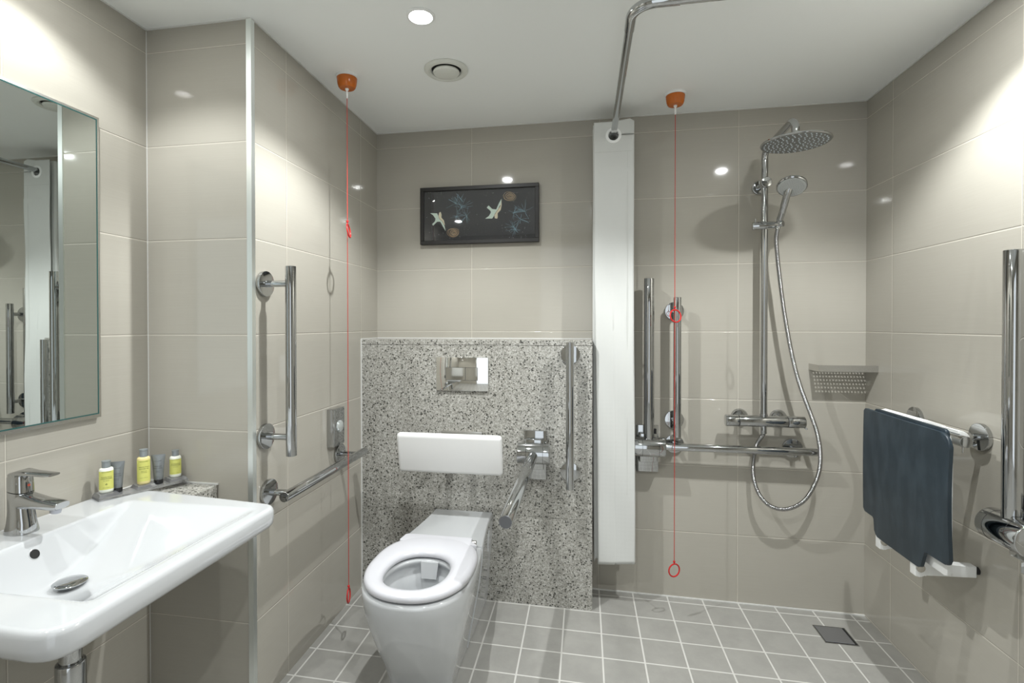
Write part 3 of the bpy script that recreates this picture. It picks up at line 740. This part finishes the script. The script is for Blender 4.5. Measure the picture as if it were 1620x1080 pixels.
# rear shroud
def shroud_loop(z, w, hr, e, ym=-0.545, n=10, yc=-0.775, yr=GY - 0.0006):
    q = []
    for i in range(n + 1):
        y = yr + (ym - yr) * i / n; s = (y - yr) / (yc - yr); ss = s * s * (3 - 2 * s)
        q.append((hr + (w - hr) * ss + e, y, -0.010 * min(1.0, max(0.0, (-0.19 - y) / 0.6))))
    return [(TXc + x + d, y, z) for x, y, d in q] + [(TXc - x + d, y, z) for x, y, d in q[::-1]]
pr = [(q[0], q[1], q[3], 0.0028) for q in prof[:7]]
pr[0] = (0.003 + fz(TXc), 0.104, 0.104, 0.0028)
pr += [(0.395, 0.178, 0.130, 0.0022), (0.401, 0.178, 0.130, 0.0), (0.403, 0.178, 0.130, -0.004)]
obj('rear_shroud', G().loft([shroud_loop(*q) for q in pr]), M_CERAMIC, t, sharp=45)
for sg in (1, -1):
    gg = G(); xs_ = TXc + sg * 0.1415
    L = []
    pts = []
    for k in range(40):
        th = 2 * math.pi * k / 40
        yy = -0.285 + 0.022 * math.cos(th); zz = 0.315 + 0.045 * math.sin(th)
        s_y = (yy - GY) / (-0.775 - GY); s_y = s_y * s_y * (3 - 2 * s_y); hr0 = 0.1235 + (zz - 0.28) * 0.06; hr_ = hr0 + (0.166 + (zz - 0.28) * 0.14 - hr0) * s_y + 0.0028 - sg * 0.0016
        pts.append(Vector((TXc + sg * (hr_ + 0.0008), yy, zz)))
    pts.append(pts[0]); gg.tube(pts, 0.0012, 8, False)
    obj('fixing_cover', gg, M_CERAMIC, t)
# spout under the rear rim
obj('rim_spout', G().loft([[(TXc - 0.036, -0.655, 0.395), (TXc + 0.024, -0.655, 0.395), (TXc + 0.026, -0.683, 0.395), (TXc - 0.038, -0.683, 0.395)], [(TXc - 0.032, -0.655, 0.335), (TXc + 0.018, -0.655, 0.335), (TXc + 0.020, -0.690, 0.340), (TXc - 0.034, -0.690, 0.340)]]), M_CERAMIC, t)
# seat ring
SZ = 0.404
def seat_out(k, n, ins, z):
    th = 2 * math.pi * k / n; c_, s2 = math.cos(th), math.sin(th)
    a_, bf, bb = 0.180 - ins, 0.222 - ins, 0.215 - ins
    p = 2.25 if s2 < 0 else 2.7
    X = a_ * math.copysign(abs(c_) ** (2 / p), c_); Y = (bf if s2 < 0 else bb) * math.copysign(abs(s2) ** (2 / p), s2)
    return (TXc - 0.008 + X, -0.757 + Y, z)
def seat_in(k, n, ins, z):
    th = 2 * math.pi * k / n
    p = 2.3; c_, s2 = math.cos(th), math.sin(th)
    X = (0.103 + ins) * math.copysign(abs(c_) ** (2 / p), c_); Y = (0.127 + ins) * math.copysign(abs(s2) ** (2 / p), s2)
    return (TXc - 0.012 + X, -0.797 + Y, z)
n = 96
ring = []
for ins, z in ((0.006, SZ + 0.001), (0.001, SZ + 0.005), (0.0, SZ + 0.012), (0.002, SZ + 0.019), (0.008, SZ + 0.0245), (0.02, SZ + 0.027)): ring.append([seat_out(k, n, ins, z) for k in range(n)])
for ins, z in ((0.022, SZ + 0.026), (0.010, SZ + 0.023), (0.003, SZ + 0.016), (0.0, SZ + 0.008), (0.003, SZ + 0.002)): ring.append([seat_in(k, n, ins, z) for k in range(n)])
ring.append(ring[0])
g = G().loft(ring, False, False)
bmesh.ops.remove_doubles(g.bm, verts=g.bm.verts, dist=1e-6)
obj('seat_ring', g, M_SEAT, t, sharp=60)
hg = [(TXc - 0.150, -0.60), (TXc - 0.141, -0.537), (TXc + 0.117, -0.537), (TXc + 0.117, -0.565), (TXc + 0.150, -0.60)]
obj('hinge_plate', G().prism([(x, y, SZ + 0.005) for x, y in rrect(hg, [0.01, 0.006, 0.004, 0.004, 0.01], 4)], (0, 0, 0.0215), 0.003), M_SEAT, t)
obj('hinge_peg', G().cyl((TXc + 0.119, -0.551, SZ + 0.014), (TXc + 0.135, -0.551, SZ + 0.014), 0.009, 20, bev=0.002), M_SATIN, t)

# ------------------------------------------------------------------ framed picture
t = thing('framed_picture', (0.519, -0.001, 1.618), 'black framed night-sky picture with two pale birds and gold spirals, above the granite', 'picture')
ax0, ax1, az0, az1 = 0.2315, 0.8055, 1.6185, 1.8915; fwid = 0.0175; ad = 0.028
g = G()
yf0, yf1 = -ad, -0.001
g.box(ax0, ax1, yf0, yf1, az0, az0 + fwid, 0.0012, 1).box(ax0, ax1, yf0, yf1, az1 - fwid, az1, 0.0012, 1)
g.box(ax0, ax0 + fwid, yf0, yf1, az0 + fwid, az1 - fwid, 0.0012, 1).box(ax1 - fwid, ax1, yf0, yf1, az0 + fwid, az1 - fwid, 0.0012, 1)
obj('frame', g, M_FRAME, t)
ay = -0.014
obj('print', G().box(ax0 + fwid, ax1 - fwid, ay, -0.002, az0 + fwid, az1 - fwid), mat('charcoal_print', (0.020, 0.021, 0.024), 0.6), t)
IX0, IX1, IZ0, IZ1 = ax0 + fwid, ax1 - fwid, az0 + fwid, az1 - fwid
def art(px, py):
    s = (px - 205) / 1185; top = 290 - 55 * s; bot = 815 - 30 * s; q = (py - top) / (bot - top)
    return Vector((IX0 + s * (IX1 - IX0), ay - 0.0004, IZ1 - q * (IZ1 - IZ0)))
def art_poly(name, pts, m, dy=0.0):
    g = G(); g.prism([art(*p) - Vector((0, dy, 0)) for p in pts], (0, -0.0004, 0)); return obj(name, g, m, t)
def art_line(g, a_, b2, w):
    a_ = art(*a_); b2 = art(*b2); d = (b2 - a_); nn = Vector((-d.z, 0, d.x)).normalized() * w / 2
    g.quad(a_ - nn, b2 - nn, b2 + nn, a_ + nn)
M_BIRD = mat('pale_green_bird', (0.78, 0.92, 0.80), 0.6); M_CREAM = mat('cream_feather', (0.90, 0.82, 0.60), 0.6); M_BROWN = mat('brown_line', (0.22, 0.09, 0.04), 0.6)
M_GOLD = mat('gold_line', (0.80, 0.55, 0.30), 0.5); M_BLUE = mat('blue_line', (0.30, 0.50, 0.62), 0.5); M_STAR = mat('star_dot', (0.85, 0.88, 0.88), 0.5)
birds = [([(268, 513), (345, 515), (360, 545), (368, 575), (395, 575), (412, 600), (425, 640), (438, 705), (405, 650), (380, 605), (345, 605), (330, 620), (302, 648), (290, 632), (322, 600), (328, 572), (300, 535)],
          [(368, 508), (385, 500), (395, 530), (393, 560), (420, 590), (432, 640), (420, 640), (400, 600), (368, 575), (362, 540)],
          [(362, 548), (372, 575), (400, 596), (415, 620), (424, 645)]),
         ([(1038, 360), (1030, 420), (1010, 450), (990, 500), (968, 520), (962, 540), (940, 572), (865, 574), (905, 545), (925, 510), (922, 490), (882, 455), (902, 432), (940, 470), (982, 475), (1010, 410)],
          [(1038, 372), (1040, 430), (1030, 480), (998, 515), (998, 560), (992, 575), (968, 570), (962, 535), (975, 515), (1000, 470), (1024, 440)],
          [(1030, 430), (1022, 452), (1000, 480), (978, 510), (962, 540)])]
for gb, cb, ln in birds:
    art_poly('bird_body', gb, M_BIRD); art_poly('bird_wing', cb, M_CREAM, 0.0005)
    g = G()
    for i in range(len(ln) - 1):
        art_line(g, ln[i], ln[i + 1], 0.0014)
    for v in g.bm.verts: v.co.y -= 0.0011
    obj('bird_outline', g, M_BROWN, t)
for cx_, cy_, rx, ry in ((520, 722, 60, 50), (1122, 335, 63, 49)):
    g = G()
    for k in range(6):
        f = 1 - k * 0.16; ph = random.uniform(0, 6); N_ = 44; pts = []
        for i in range(N_ + 1):
            th = 2 * math.pi * i / N_; w = 1 + 0.07 * math.sin(2 * th + ph) + 0.04 * math.sin(3 * th + 2 * ph)
            pts.append((cx_ + rx * f * w * math.cos(th) + k * 2, cy_ + ry * f * w * math.sin(th)))
        for i in range(N_): art_line(g, pts[i], pts[i + 1], 0.0010 if k < 3 else 0.0014)
    obj('gold_spiral', g, M_GOLD, t)
bursts = [[(548, 408, 110), (600, 360, 60), (665, 545, 100), (556, 552, 90), (610, 450, 120)], [(1170, 508, 110), (1280, 498, 120), (1160, 660, 80), (1236, 578, 90), (1180, 690, 90)]]
for bs in bursts:
    g = G()
    for bx_, by_, L in bs:
        for k in range(13):
            th = random.uniform(0, 2 * math.pi); l1 = random.uniform(0.45, 1.15) * L; l0 = random.uniform(-0.25, 0.2) * L
            p1 = (min(max(bx_ + l1 * math.cos(th), 215), 1380), min(max(by_ + l1 * math.sin(th), 300), 765))
            art_line(g, (bx_ + l0 * math.cos(th), by_ + l0 * math.sin(th)), p1, 0.0007)
    obj('starburst', g, M_BLUE, t)
g = G()
for k in range(190):
    px_ = random.uniform(215, 1380); py_ = random.choice([random.uniform(300, 770), random.gauss(720, 50), random.gauss(320, 40)]); py_ = min(max(py_, 295), 780)
    p = art(px_, py_); s = random.choice([0.0004, 0.0005, 0.0008])
    g.quad(p + Vector((-s, 0, -s)), p + Vector((s, 0, -s)), p + Vector((s, 0, s)), p + Vector((-s, 0, s)))
sd = obj('star_dots', g, M_STAR, t); sd['kind'] = 'stuff'
obj('glass_pane', G().box(IX0, IX1, -0.0215, -0.0200, IZ0, IZ1), M_PANE, t)

# ------------------------------------------------------------------ curtain rail and curtain
RX, RZ = 1.1365, 2.050; RB = -1.058; rr_ = 0.0125
pts = [Vector((RX, -0.009, RZ)), Vector((RX, RB + 0.06, RZ))] + arc((RX + 0.06, RB + 0.06, RZ), 0.06, math.pi, 1.5 * math.pi, 14, (1, 0, 0), (0, 1, 0)) + [Vector((W - 0.009, RB, RZ))]
t = thing('curtain_rail', (RX, -0.01, RZ), 'bent chrome curtain rail under the ceiling that the white curtain hangs from', 'curtain rail')
g = G().tube(pts, rr_, 28); obj('rail_tube', g, M_CHROME, t)
obj('elbow_sleeve', G().tube([Vector((RX, RB + 0.115, RZ)), Vector((RX, RB + 0.06, RZ))] + arc((RX + 0.06, RB + 0.06, RZ), 0.06, math.pi, 1.5 * math.pi, 14, (1, 0, 0), (0, 1, 0)) + [Vector((RX + 0.115, RB, RZ))], rr_ + 0.0016, 28), M_CHROME, t)
obj('wall_flange', G().cyl((RX, -0.0005, RZ), (RX, -0.012, RZ), 0.028, bev=0.002), M_CHROME, t)
obj('wall_flange', G().cyl((W - 0.0005, RB, RZ), (W - 0.012, RB, RZ), 0.028, bev=0.002), M_CHROME, t)

# curtain: accordion folds hanging on the rail, each panel threaded through an eyelet
t = thing('shower_curtain', (1.13, -0.16, 0.24), 'gathered white cloth shower curtain hanging between the granite and the shower', 'curtain')
NP = 5; cxl, cxr = 1.0495, 1.2165; ys = [-0.150 + i * 0.025 for i in range(NP)]
HZ = RZ - 0.0075
ztop = 2.102; zbot0 = 0.190
path = []
for i, yy in enumerate(ys):
    L2 = [(cxl + 0.004 + 0.001 * i, yy), (cxr - 0.002 * i, yy)]
    if i % 2: L2 = L2[::-1]
    M_ = 30
    for k in range(M_ + 1):
        s = k / M_; x = L2[0][0] + (L2[1][0] - L2[0][0]) * s
        path.append((x, yy, i, s))
    if i < NP - 1:
        x_e = L2[1][0]; sgn = 1 if i % 2 == 0 else -1
        for k in range(1, 5):
            th = -math.pi / 2 + math.pi * k / 5
            path.append((x_e + sgn * 0.006 * math.cos(th), yy + 0.0125 + 0.0125 * math.sin(th), i + 0.5, 0))
NZ = 150
g = G(); bm = g.bm; rows = []
zs = [zbot0 + (1.90 - zbot0) * (k / 110) for k in range(110)] + [1.90 + (ztop - 1.90) * k / 44 for k in range(45)]
for j, z in enumerate(zs):
    row = []
    for x, y, i, s in path:
        f = (z - 0.2) / 1.9
        wob = 0.0035 * math.sin(z * 5.0 + i * 1.7) * (1 - f * 0.6) + 0.002 * math.sin(z * 13 + x * 30 + i)
        drift = 0.018 * (1 - f) if i < 1 else 0.006 * (1 - f)
        xx = x + drift * (1.0 if x < 1.13 else 0.35) + 0.002 * math.sin(z * 3 + i)
        if i > 4.4 and x < 1.1: xx -= 0.012 * (1 - f)
        yy = y + wob * (0.35 if z > 1.9 else 1.0)
        zz = z
        if j < 14: zz += (0.012 * abs(math.sin(i * 2.1)) + (0.012 * s if i == 0 else 0.006 * s)) * (1 - j / 14)
        if i == 0 and z > HZ + 0.001 and x > RX + 0.01:       # flap above the slit leans back and ends earlier
            k_ = (x - RX) / (cxr - RX); yy += 0.007 * k_; xx -= 0.012 * k_; zz += 0.010 * k_ * (z - HZ) / 0.05
        row.append(bm.verts.new((xx, yy, zz)))
    rows.append(row)
for j in range(len(rows) - 1):
    for k in range(len(path) - 1):
        a_ = rows[j][k]; x, y, i, s = path[k]; zc = (zs[j] + zs[j + 1]) / 2; xc = (path[k][0] + path[k + 1][0]) / 2
        if i == int(i) and path[k + 1][2] == i and (xc - RX) ** 2 + (zc - HZ) ** 2 < 0.0232 ** 2: continue
        if i == 0 and xc > RX + 0.022 and abs(zc - HZ) < 0.0022: continue
        bm.faces.new((rows[j][k], rows[j][k + 1], rows[j + 1][k + 1], rows[j + 1][k]))
loose = [v for v in bm.verts if not v.link_faces]
bmesh.ops.delete(bm, geom=loose, context='VERTS')
co = obj('cloth', g, M_CURTAIN, t, sharp=80)
sm = co.modifiers.new('thickness', 'SOLIDIFY'); sm.thickness = 0.0011; sm.offset = 0
for i, yy in enumerate(ys):
    prof = [(0.0215, 0.0022), (0.0222, 0.0030), (0.031, 0.0026), (0.033, 0.0014), (0.033, -0.0014), (0.031, -0.0026), (0.0222, -0.0030), (0.0215, -0.0022), (0.0215, 0.0022)]
    obj('eyelet', G().lathe(prof, (RX, yy, HZ), (0, -1, 0), seg=40, cap0=False, cap1=False), M_WHITE, t)
hem = []
g = G()
for i in (0,):
    y = ys[0] - 0.0012
    g.box(cxl + 0.008, cxr - 0.004, y - 0.0006, y, 1.972, 1.9735).box(1.1945, 1.1957, y - 0.0006, y, 0.5, 1.97)
obj('hem_stitching', g, mat('hem_thread', (0.62, 0.63, 0.60), 0.9), t)

# ------------------------------------------------------------------ shower column
SX, SY = 1.7625, -0.078
t = thing('shower_column', (SX, SY, 0.76), 'chrome shower column with thermostatic mixer and round overhead rose on the tiled back wall', 'shower')
AT = 1.968; AF = -0.40
pts = [Vector((SX, SY, 0.842)), Vector((SX, SY, AT - 0.045))] + arc((SX, SY - 0.045, AT - 0.045), 0.045, 0, math.pi / 2, 12, (0, 1, 0), (0, 0, 1)) + [Vector((SX, AF + 0.05, AT + 0.006))] + arc((SX, AF + 0.045, AT + 0.006 - 0.045), 0.045, math.pi / 2, math.pi, 12, (0, 1, 0), (0, 0, 1))[1:] + [Vector((SX, AF, AT - 0.058))]
obj('riser_pipe', G().tube(pts, 0.0135, 28), M_CHROME, t)
obj('pipe_collar', G().cyl((SX, AF, AT - 0.043), (SX, AF, AT - 0.071), 0.0152, bev=0.001), M_CHROME, t)
hz = 1.888
rose = obj('rain_head', G().lathe([(0.012, 0.010), (0.03, 0.0065), (0.09, 0.0035), (0.1135, 0.0015), (0.1145, -0.0015), (0.112, -0.004), (0.110, -0.0045)], (SX, AF, hz), seg=72, cap1=False), M_CHROME, t)
obj('spray_plate', G().lathe([(0.110, -0.0042), (0.0, -0.0042)], (SX, AF, hz), seg=64, cap0=False, cap1=False), M_HEADFACE, rose)
g = G()
for k, rr2 in enumerate((0.016, 0.030, 0.044, 0.058, 0.072, 0.086, 0.100)):
    cnt = max(6, int(2 * math.pi * rr2 / 0.0185))
    for q in range(cnt):
        th = 2 * math.pi * q / cnt + k * 0.3
        g.lathe([(0.0028, -0.0043), (0.0020, -0.0066), (0, -0.0068)], (SX + rr2 * math.cos(th), AF + rr2 * math.sin(th), hz), seg=8, cap0=False, cap1=False)
nz = obj('nozzles', g, M_NOZ, rose); nz['kind'] = 'stuff'
zb = 1.826
obj('wall_bracket', G().cyl((SX, -0.0005, zb), (SX, -0.016, zb), 0.030, bev=0.003).cyl((SX, -0.012, zb), (SX, SY - 0.006, zb), 0.0125).cyl((SX, SY - 0.004, zb), (SX, SY - 0.026, zb), 0.0215, 32, bev=0.002), M_CHROME, t)
hzS = 1.648
obj('slider', G().cyl((SX - 0.048, SY, hzS), (SX + 0.036, SY - 0.012, hzS), 0.0165, 32, bev=0.0015).cyl((SX + 0.03, SY - 0.010, hzS), (SX + 0.06, SY - 0.040, hzS), 0.0125, 28, bev=0.0015).cyl((SX - 0.036, SY, hzS + 0.013), (SX - 0.036, SY, hzS + 0.030), 0.003, 12), M_CHROME, t)
VZ = 0.822
val = obj('mixer_body', G().cyl((1.664, SY, VZ), (1.853, SY, VZ), 0.0238, 44, bev=0.001).cyl((SX, SY, VZ + 0.015), (SX, SY, VZ + 0.032), 0.0155, 28, bev=0.001).cyl((SX, SY, VZ - 0.018), (SX, SY, VZ - 0.052), 0.0125, 28, bev=0.001), M_CHROME, t)
obj('flow_handle', G().cyl((1.609, SY, VZ), (1.6625, SY, VZ), 0.0245, 44, bev=0.003).cyl((1.617, SY - 0.022, VZ - 0.006), (1.617, SY - 0.030, VZ - 0.008), 0.004, 12, bev=0.001), M_CHROME, t)
obj('temperature_handle', G().cyl((1.8545, SY, VZ), (1.922, SY, VZ), 0.0245, 44, bev=0.003).cyl((1.918, SY - 0.012, VZ - 0.020), (1.926, SY - 0.016, VZ - 0.026), 0.0035, 12, bev=0.001), M_CHROME, t)
obj('handle_ring', G().torus((1.8538, SY, VZ), 0.0232, 0.0009, (1, 0, 0), 40, 6), M_DARK, t); obj('handle_ring', G().torus((1.6632, SY, VZ), 0.0232, 0.0009, (1, 0, 0), 40, 6), M_DARK, t)
for xx in (1.687, 1.845):
    obj('wall_rose', G().lathe([(0.036, 0.0005), (0.036, 0.004), (0.030, 0.015), (0.020, 0.024), (0.015, 0.03), (0.0145, 0.062)], (xx, 0, VZ + 0.004), (0, -1, 0), seg=40), M_CHROME, t)

# hand shower with its hose
HB = Vector((SX + 0.047, SY - 0.030, hzS)); HH = Vector((1.822, -0.205, 1.779))
t = thing('hand_shower', HB, 'chrome hand shower clipped to the slider, with a long looping metal hose', 'hand shower')
hn = Vector((-0.18, -0.50, -0.85)).normalized()
hd = (HH - HB); neck = HH - hn * 0.012 + Vector((-0.012, 0.018, -0.040))
obj('handle', G().tube(catmull([HB + Vector((-0.004, 0.004, -0.020)), HB + Vector((0.0, 0, 0.01)), HB.lerp(neck, 0.45), neck, HH - hn * 0.010 + Vector((-0.006, 0.008, -0.012))], 8), [0.0095] * 4 + [0.0105] * 6 + [0.0125] * 9 + [0.0135] * 7 + [0.0145] * 7, 24), M_CHROME, t)
hh = obj('spray_head', G().lathe([(0.012, -0.020), (0.035, -0.016), (0.050, -0.009), (0.0545, -0.003), (0.0545, 0.003), (0.052, 0.006)], HH, hn, seg=48), M_CHROME, t)
obj('spray_face', G().lathe([(0.049, 0.0062), (0.047, 0.0078), (0.0, 0.0085)], HH, hn, seg=48, cap0=False, cap1=False), M_HANDFACE, hh)
g = G()
ref = Vector((1, 0, 0)); u_ = (ref - hn * ref.dot(hn)).normalized(); v_ = hn.cross(u_)
for k, rr2 in enumerate((0.008, 0.016, 0.024, 0.032, 0.040)):
    cnt = 6 + 6 * k
    for q in range(cnt):
        th = 2 * math.pi * q / cnt
        g.lathe([(0.0012, 0.0075), (0.0010, 0.0095)], HH + u_ * rr2 * math.cos(th) + v_ * rr2 * math.sin(th), hn, seg=6)
z_ = obj('spray_nozzles', g, mat('grey_nozzle', (0.33, 0.35, 0.35), 0.5), hh); z_['kind'] = 'stuff'
hp = [HB + Vector((-0.004, 0.004, -0.020)), (1.7985, -0.108, 1.585), (1.8030, -0.108, 1.52), (1.8116, -0.103, 1.4507), (1.827, -0.1, 1.33), (1.8442, -0.1, 1.2136), (1.867, -0.1, 1.09), (1.8930, -0.1, 0.985), (1.9301, -0.104, 0.8737), (1.957, -0.107, 0.79), (1.970, -0.107, 0.71), (1.9685, -0.105, 0.635), (1.951, -0.102, 0.57), (1.918, -0.1, 0.508), (1.874, -0.096, 0.470), (1.823, -0.09, 0.4565), (1.776, -0.08, 0.474), (1.744, -0.065, 0.52), (1.732, -0.045, 0.585), (1.736, -0.040, 0.66), (1.748, -0.040, 0.715), (SX - 0.002, -0.062, 0.755), (SX, SY, VZ - 0.053)]
path = catmull(hp, 16)
# ribbed spiral hose: radius pulses along the length
L = [0]
for i in range(1, len(path)): L.append(L[-1] + (path[i] - path[i - 1]).length)
step = 0.0019; pts = []; rad = []; s = 0; j = 0; k = 0
while s < L[-1]:
    while L[j + 1] < s: j += 1
    f = (s - L[j]) / max(L[j + 1] - L[j], 1e-9); pts.append(path[j].lerp(path[j + 1], f)); rad.append((0.0088, 0.0088, 0.0068)[k % 3]); k += 1; s += step
obj('hose', G().tube(pts, rad, 14), M_RUBBER, t, sharp=80)

# ------------------------------------------------------------------ soap shelf in the corner
t = thing('soap_shelf', (2.08, -0.05, 1.035), 'small rectangular steel soap shelf with a perforated bottom in the shower corner', 'shelf')
sx0, sx1, sy0, sz0, sz1 = 1.9665, W - 0.0006, -0.099, 1.0375, 1.0640
g = G().box(sx0, sx1, sy0, sy0 + 0.002, sz0, sz1).box(sx0, sx0 + 0.002, sy0 + 0.002, -0.0006, sz0, sz1)
obj('side_band', g, M_SATIN, t)
# perforated bottom: grid of bars around square holes
nx, ny = 17, 7; g = G(); bm = g.bm
xa, xb, ya, yb = sx0 + 0.002, sx1, sy0 + 0.002, -0.0006
px_, py_ = (xb - xa - 0.02) / nx, (yb - ya - 0.012) / ny
xs = [xa]; ysl = [ya]
for i in range(nx): xs += [xa + 0.010 + px_ * (i + 0.24), xa + 0.010 + px_ * (i + 0.76)]
for i in range(ny): ysl += [ya + 0.006 + py_ * (i + 0.24), ya + 0.006 + py_ * (i + 0.76)]
xs.append(xb); ysl.append(yb)
V = [[bm.verts.new((x, y, sz0 + 0.001)) for y in ysl] for x in xs]
for i in range(len(xs) - 1):
    for j in range(len(ysl) - 1):
        if i % 2 == 1 and j % 2 == 1: continue
        bm.faces.new((V[i][j], V[i + 1][j], V[i + 1][j + 1], V[i][j + 1]))
rr3 = bmesh.ops.extrude_face_region(bm, geom=bm.faces[:]); bmesh.ops.translate(bm, vec=(0, 0, 0.0012), verts=[e for e in rr3['geom'] if isinstance(e, bmesh.types.BMVert)])
obj('perforated_bottom', g, M_SATIN, t)

# ------------------------------------------------------------------ hanging shower seat
t = thing('hanging_shower_stool', (2.05, -0.59, 0.47), 'folded navy plastic shower seat with white brackets hanging on the right wall rail', 'shower seat')
SXp = 2.000
seat = [(-0.3675, 0.932), (-0.812, 0.928), (-0.811, 0.562), (-0.7125, 0.5625), (-0.6868, 0.5021), (-0.4425, 0.5021), (-0.4398, 0.563), (-0.3673, 0.563)]
op = rrect(seat, [0.012, 0.045, 0.02, 0.006, 0.014, 0.02, 0.006, 0.012], 8)
g = G(); g.prism([(SXp, y, z) for y, z in op], (0.010, 0, 0), 0.003)
bm = g.bm
# subdivide and bow the sheet
bmesh.ops.triangulate(bm, faces=[f for f in bm.faces if len(f.verts) > 4])
bmesh.ops.subdivide_edges(bm, edges=[e for e in bm.edges if e.calc_length() > 0.05], cuts=5, use_grid_fill=True)
bmesh.ops.triangulate(bm, faces=[f for f in bm.faces if len(f.verts) > 4])
for v in bm.verts:
    yy = (v.co.y + 0.59) / 0.22; zz = (v.co.z - 0.75) / 0.19
    v.co.x += 0.010 * (yy * yy) * 0.6 + 0.008 * zz * zz * 0.5 - 0.004
    v.co.y += 0.006 * (yy) * (-abs(zz) ** 2 + 0.5) * -1 * 0.6
obj('seat_panel', g, M_NAVY, t, sharp=50)
g = G(); g.prism([(SXp + 0.0165, y, z) for y, z in rrect([(-0.415, 0.938), (-0.778, 0.936), (-0.778, 0.60), (-0.415, 0.60)], [0.008, 0.012, 0.02, 0.02], 6)], (0.010, 0, 0), 0.003)
obj('back_panel', g, M_NAVY, t)
g = G(); g.prism([(SXp + 0.028, y, z) for y, z in rrect([(-0.47, 0.925), (-0.768, 0.925), (-0.768, 0.516), (-0.47, 0.516)], [0.02, 0.04, 0.01, 0.01], 6)], (0.012, 0, 0), 0.003)
obj('white_frame', g, M_WHITE, t)
# hook that lies over the rail
tc = Vector((W - 0.098, 0, 0.895)); prof2 = []
for k in range(14):
    th = R(100) - R(150) * k / 13; prof2.append((tc.x + 0.0275 * math.cos(th), tc.z + 0.0275 * math.sin(th)))
for k in range(14):
    th = R(-50) + R(150) * k / 13; prof2.append((tc.x + 0.0182 * math.cos(th), tc.z + 0.0182 * math.sin(th)))
g = G(); g.prism([(x, -0.425, z) for x, z in prof2], (0, -0.290, 0), 0.0015)
g.prism([(x, -0.425, z) for x, z in [(SXp + 0.030, 0.905), (SXp + 0.030, 0.936), (SXp + 0.045, 0.940), (tc.x + 0.004, 0.9235), (tc.x - 0.012, 0.9125), (tc.x - 0.020, 0.900), (SXp + 0.05, 0.902)]], (0, -0.225, 0), 0.0015)
obj('rail_hook', g, M_WHITE, t)
for yb_ in (-0.448, -0.640):
    arm = [(SXp + 0.012, 0.462), (SXp + 0.012, 0.512), (SXp + 0.020, 0.520), (SXp + 0.044, 0.520), (SXp + 0.052, 0.5035), (W - 0.012, 0.5035), (W - 0.012, 0.4695), (SXp + 0.04, 0.4665), (SXp + 0.026, 0.460)]
    g = G(); g.prism([(x, yb_ - 0.014, z) for x, z in rrect(arm, [0.0025] * 9, 2)], (0, 0.028, 0), 0.002)
    ao = obj('support_arm', g, M_WHITE, t)
    obj('rubber_foot', G().cyl((W - 0.0118, yb_, 0.4865), (W - 0.0004, yb_, 0.4865), 0.0115, 20), M_BLACK, ao)
    obj('chrome_knuckle', G().cyl((SXp + 0.026, yb_ - 0.0165, 0.488), (SXp + 0.026, yb_ + 0.0165, 0.488), 0.0125, 28, bev=0.001), M_SATIN, ao)
obj('fixing_peg', G().cyl((W - 0.098, -0.728, 0.8785), (W - 0.098, -0.728, 0.862), 0.0028, 12), M_SATIN, srail)

# ------------------------------------------------------------------ floor drain
t = thing('floor_drain', (1.997, -0.181, fz(2.0)), 'square steel drain grate sunk in the grey shower floor', 'floor drain')
ddx, ddy = 1.997, -0.181; zf = fz(ddx) - 0.0012; hw = 0.0605
slope = Matrix.Translation((ddx, ddy, zf)) @ Matrix.Rotation(math.atan(0.013), 4, 'Y')
g = G(); b0, b1 = hw, hw - 0.0035
for q in ((-b0, b0, -b0, -b1), (-b0, b0, b1, b0), (-b0, -b1, -b1, b1), (b1, b0, -b1, b1)): g.box(q[0], q[1], q[2], q[3], 0.0, 0.0032, 0.0005, 1, slope)
obj('drain_frame', g, M_CHROME, t)
obj('drain_gap', G().box(-b1, b1, -b1, b1, 0.0, 0.0016, 0, 1, slope), M_DARK, t)
obj('drain_plate', G().box(-b1 + 0.002, b1 - 0.009, -b1 + 0.006, b1 - 0.002, 0.0017, 0.0036, 0.0006, 1, slope), M_STEELDARK, t)
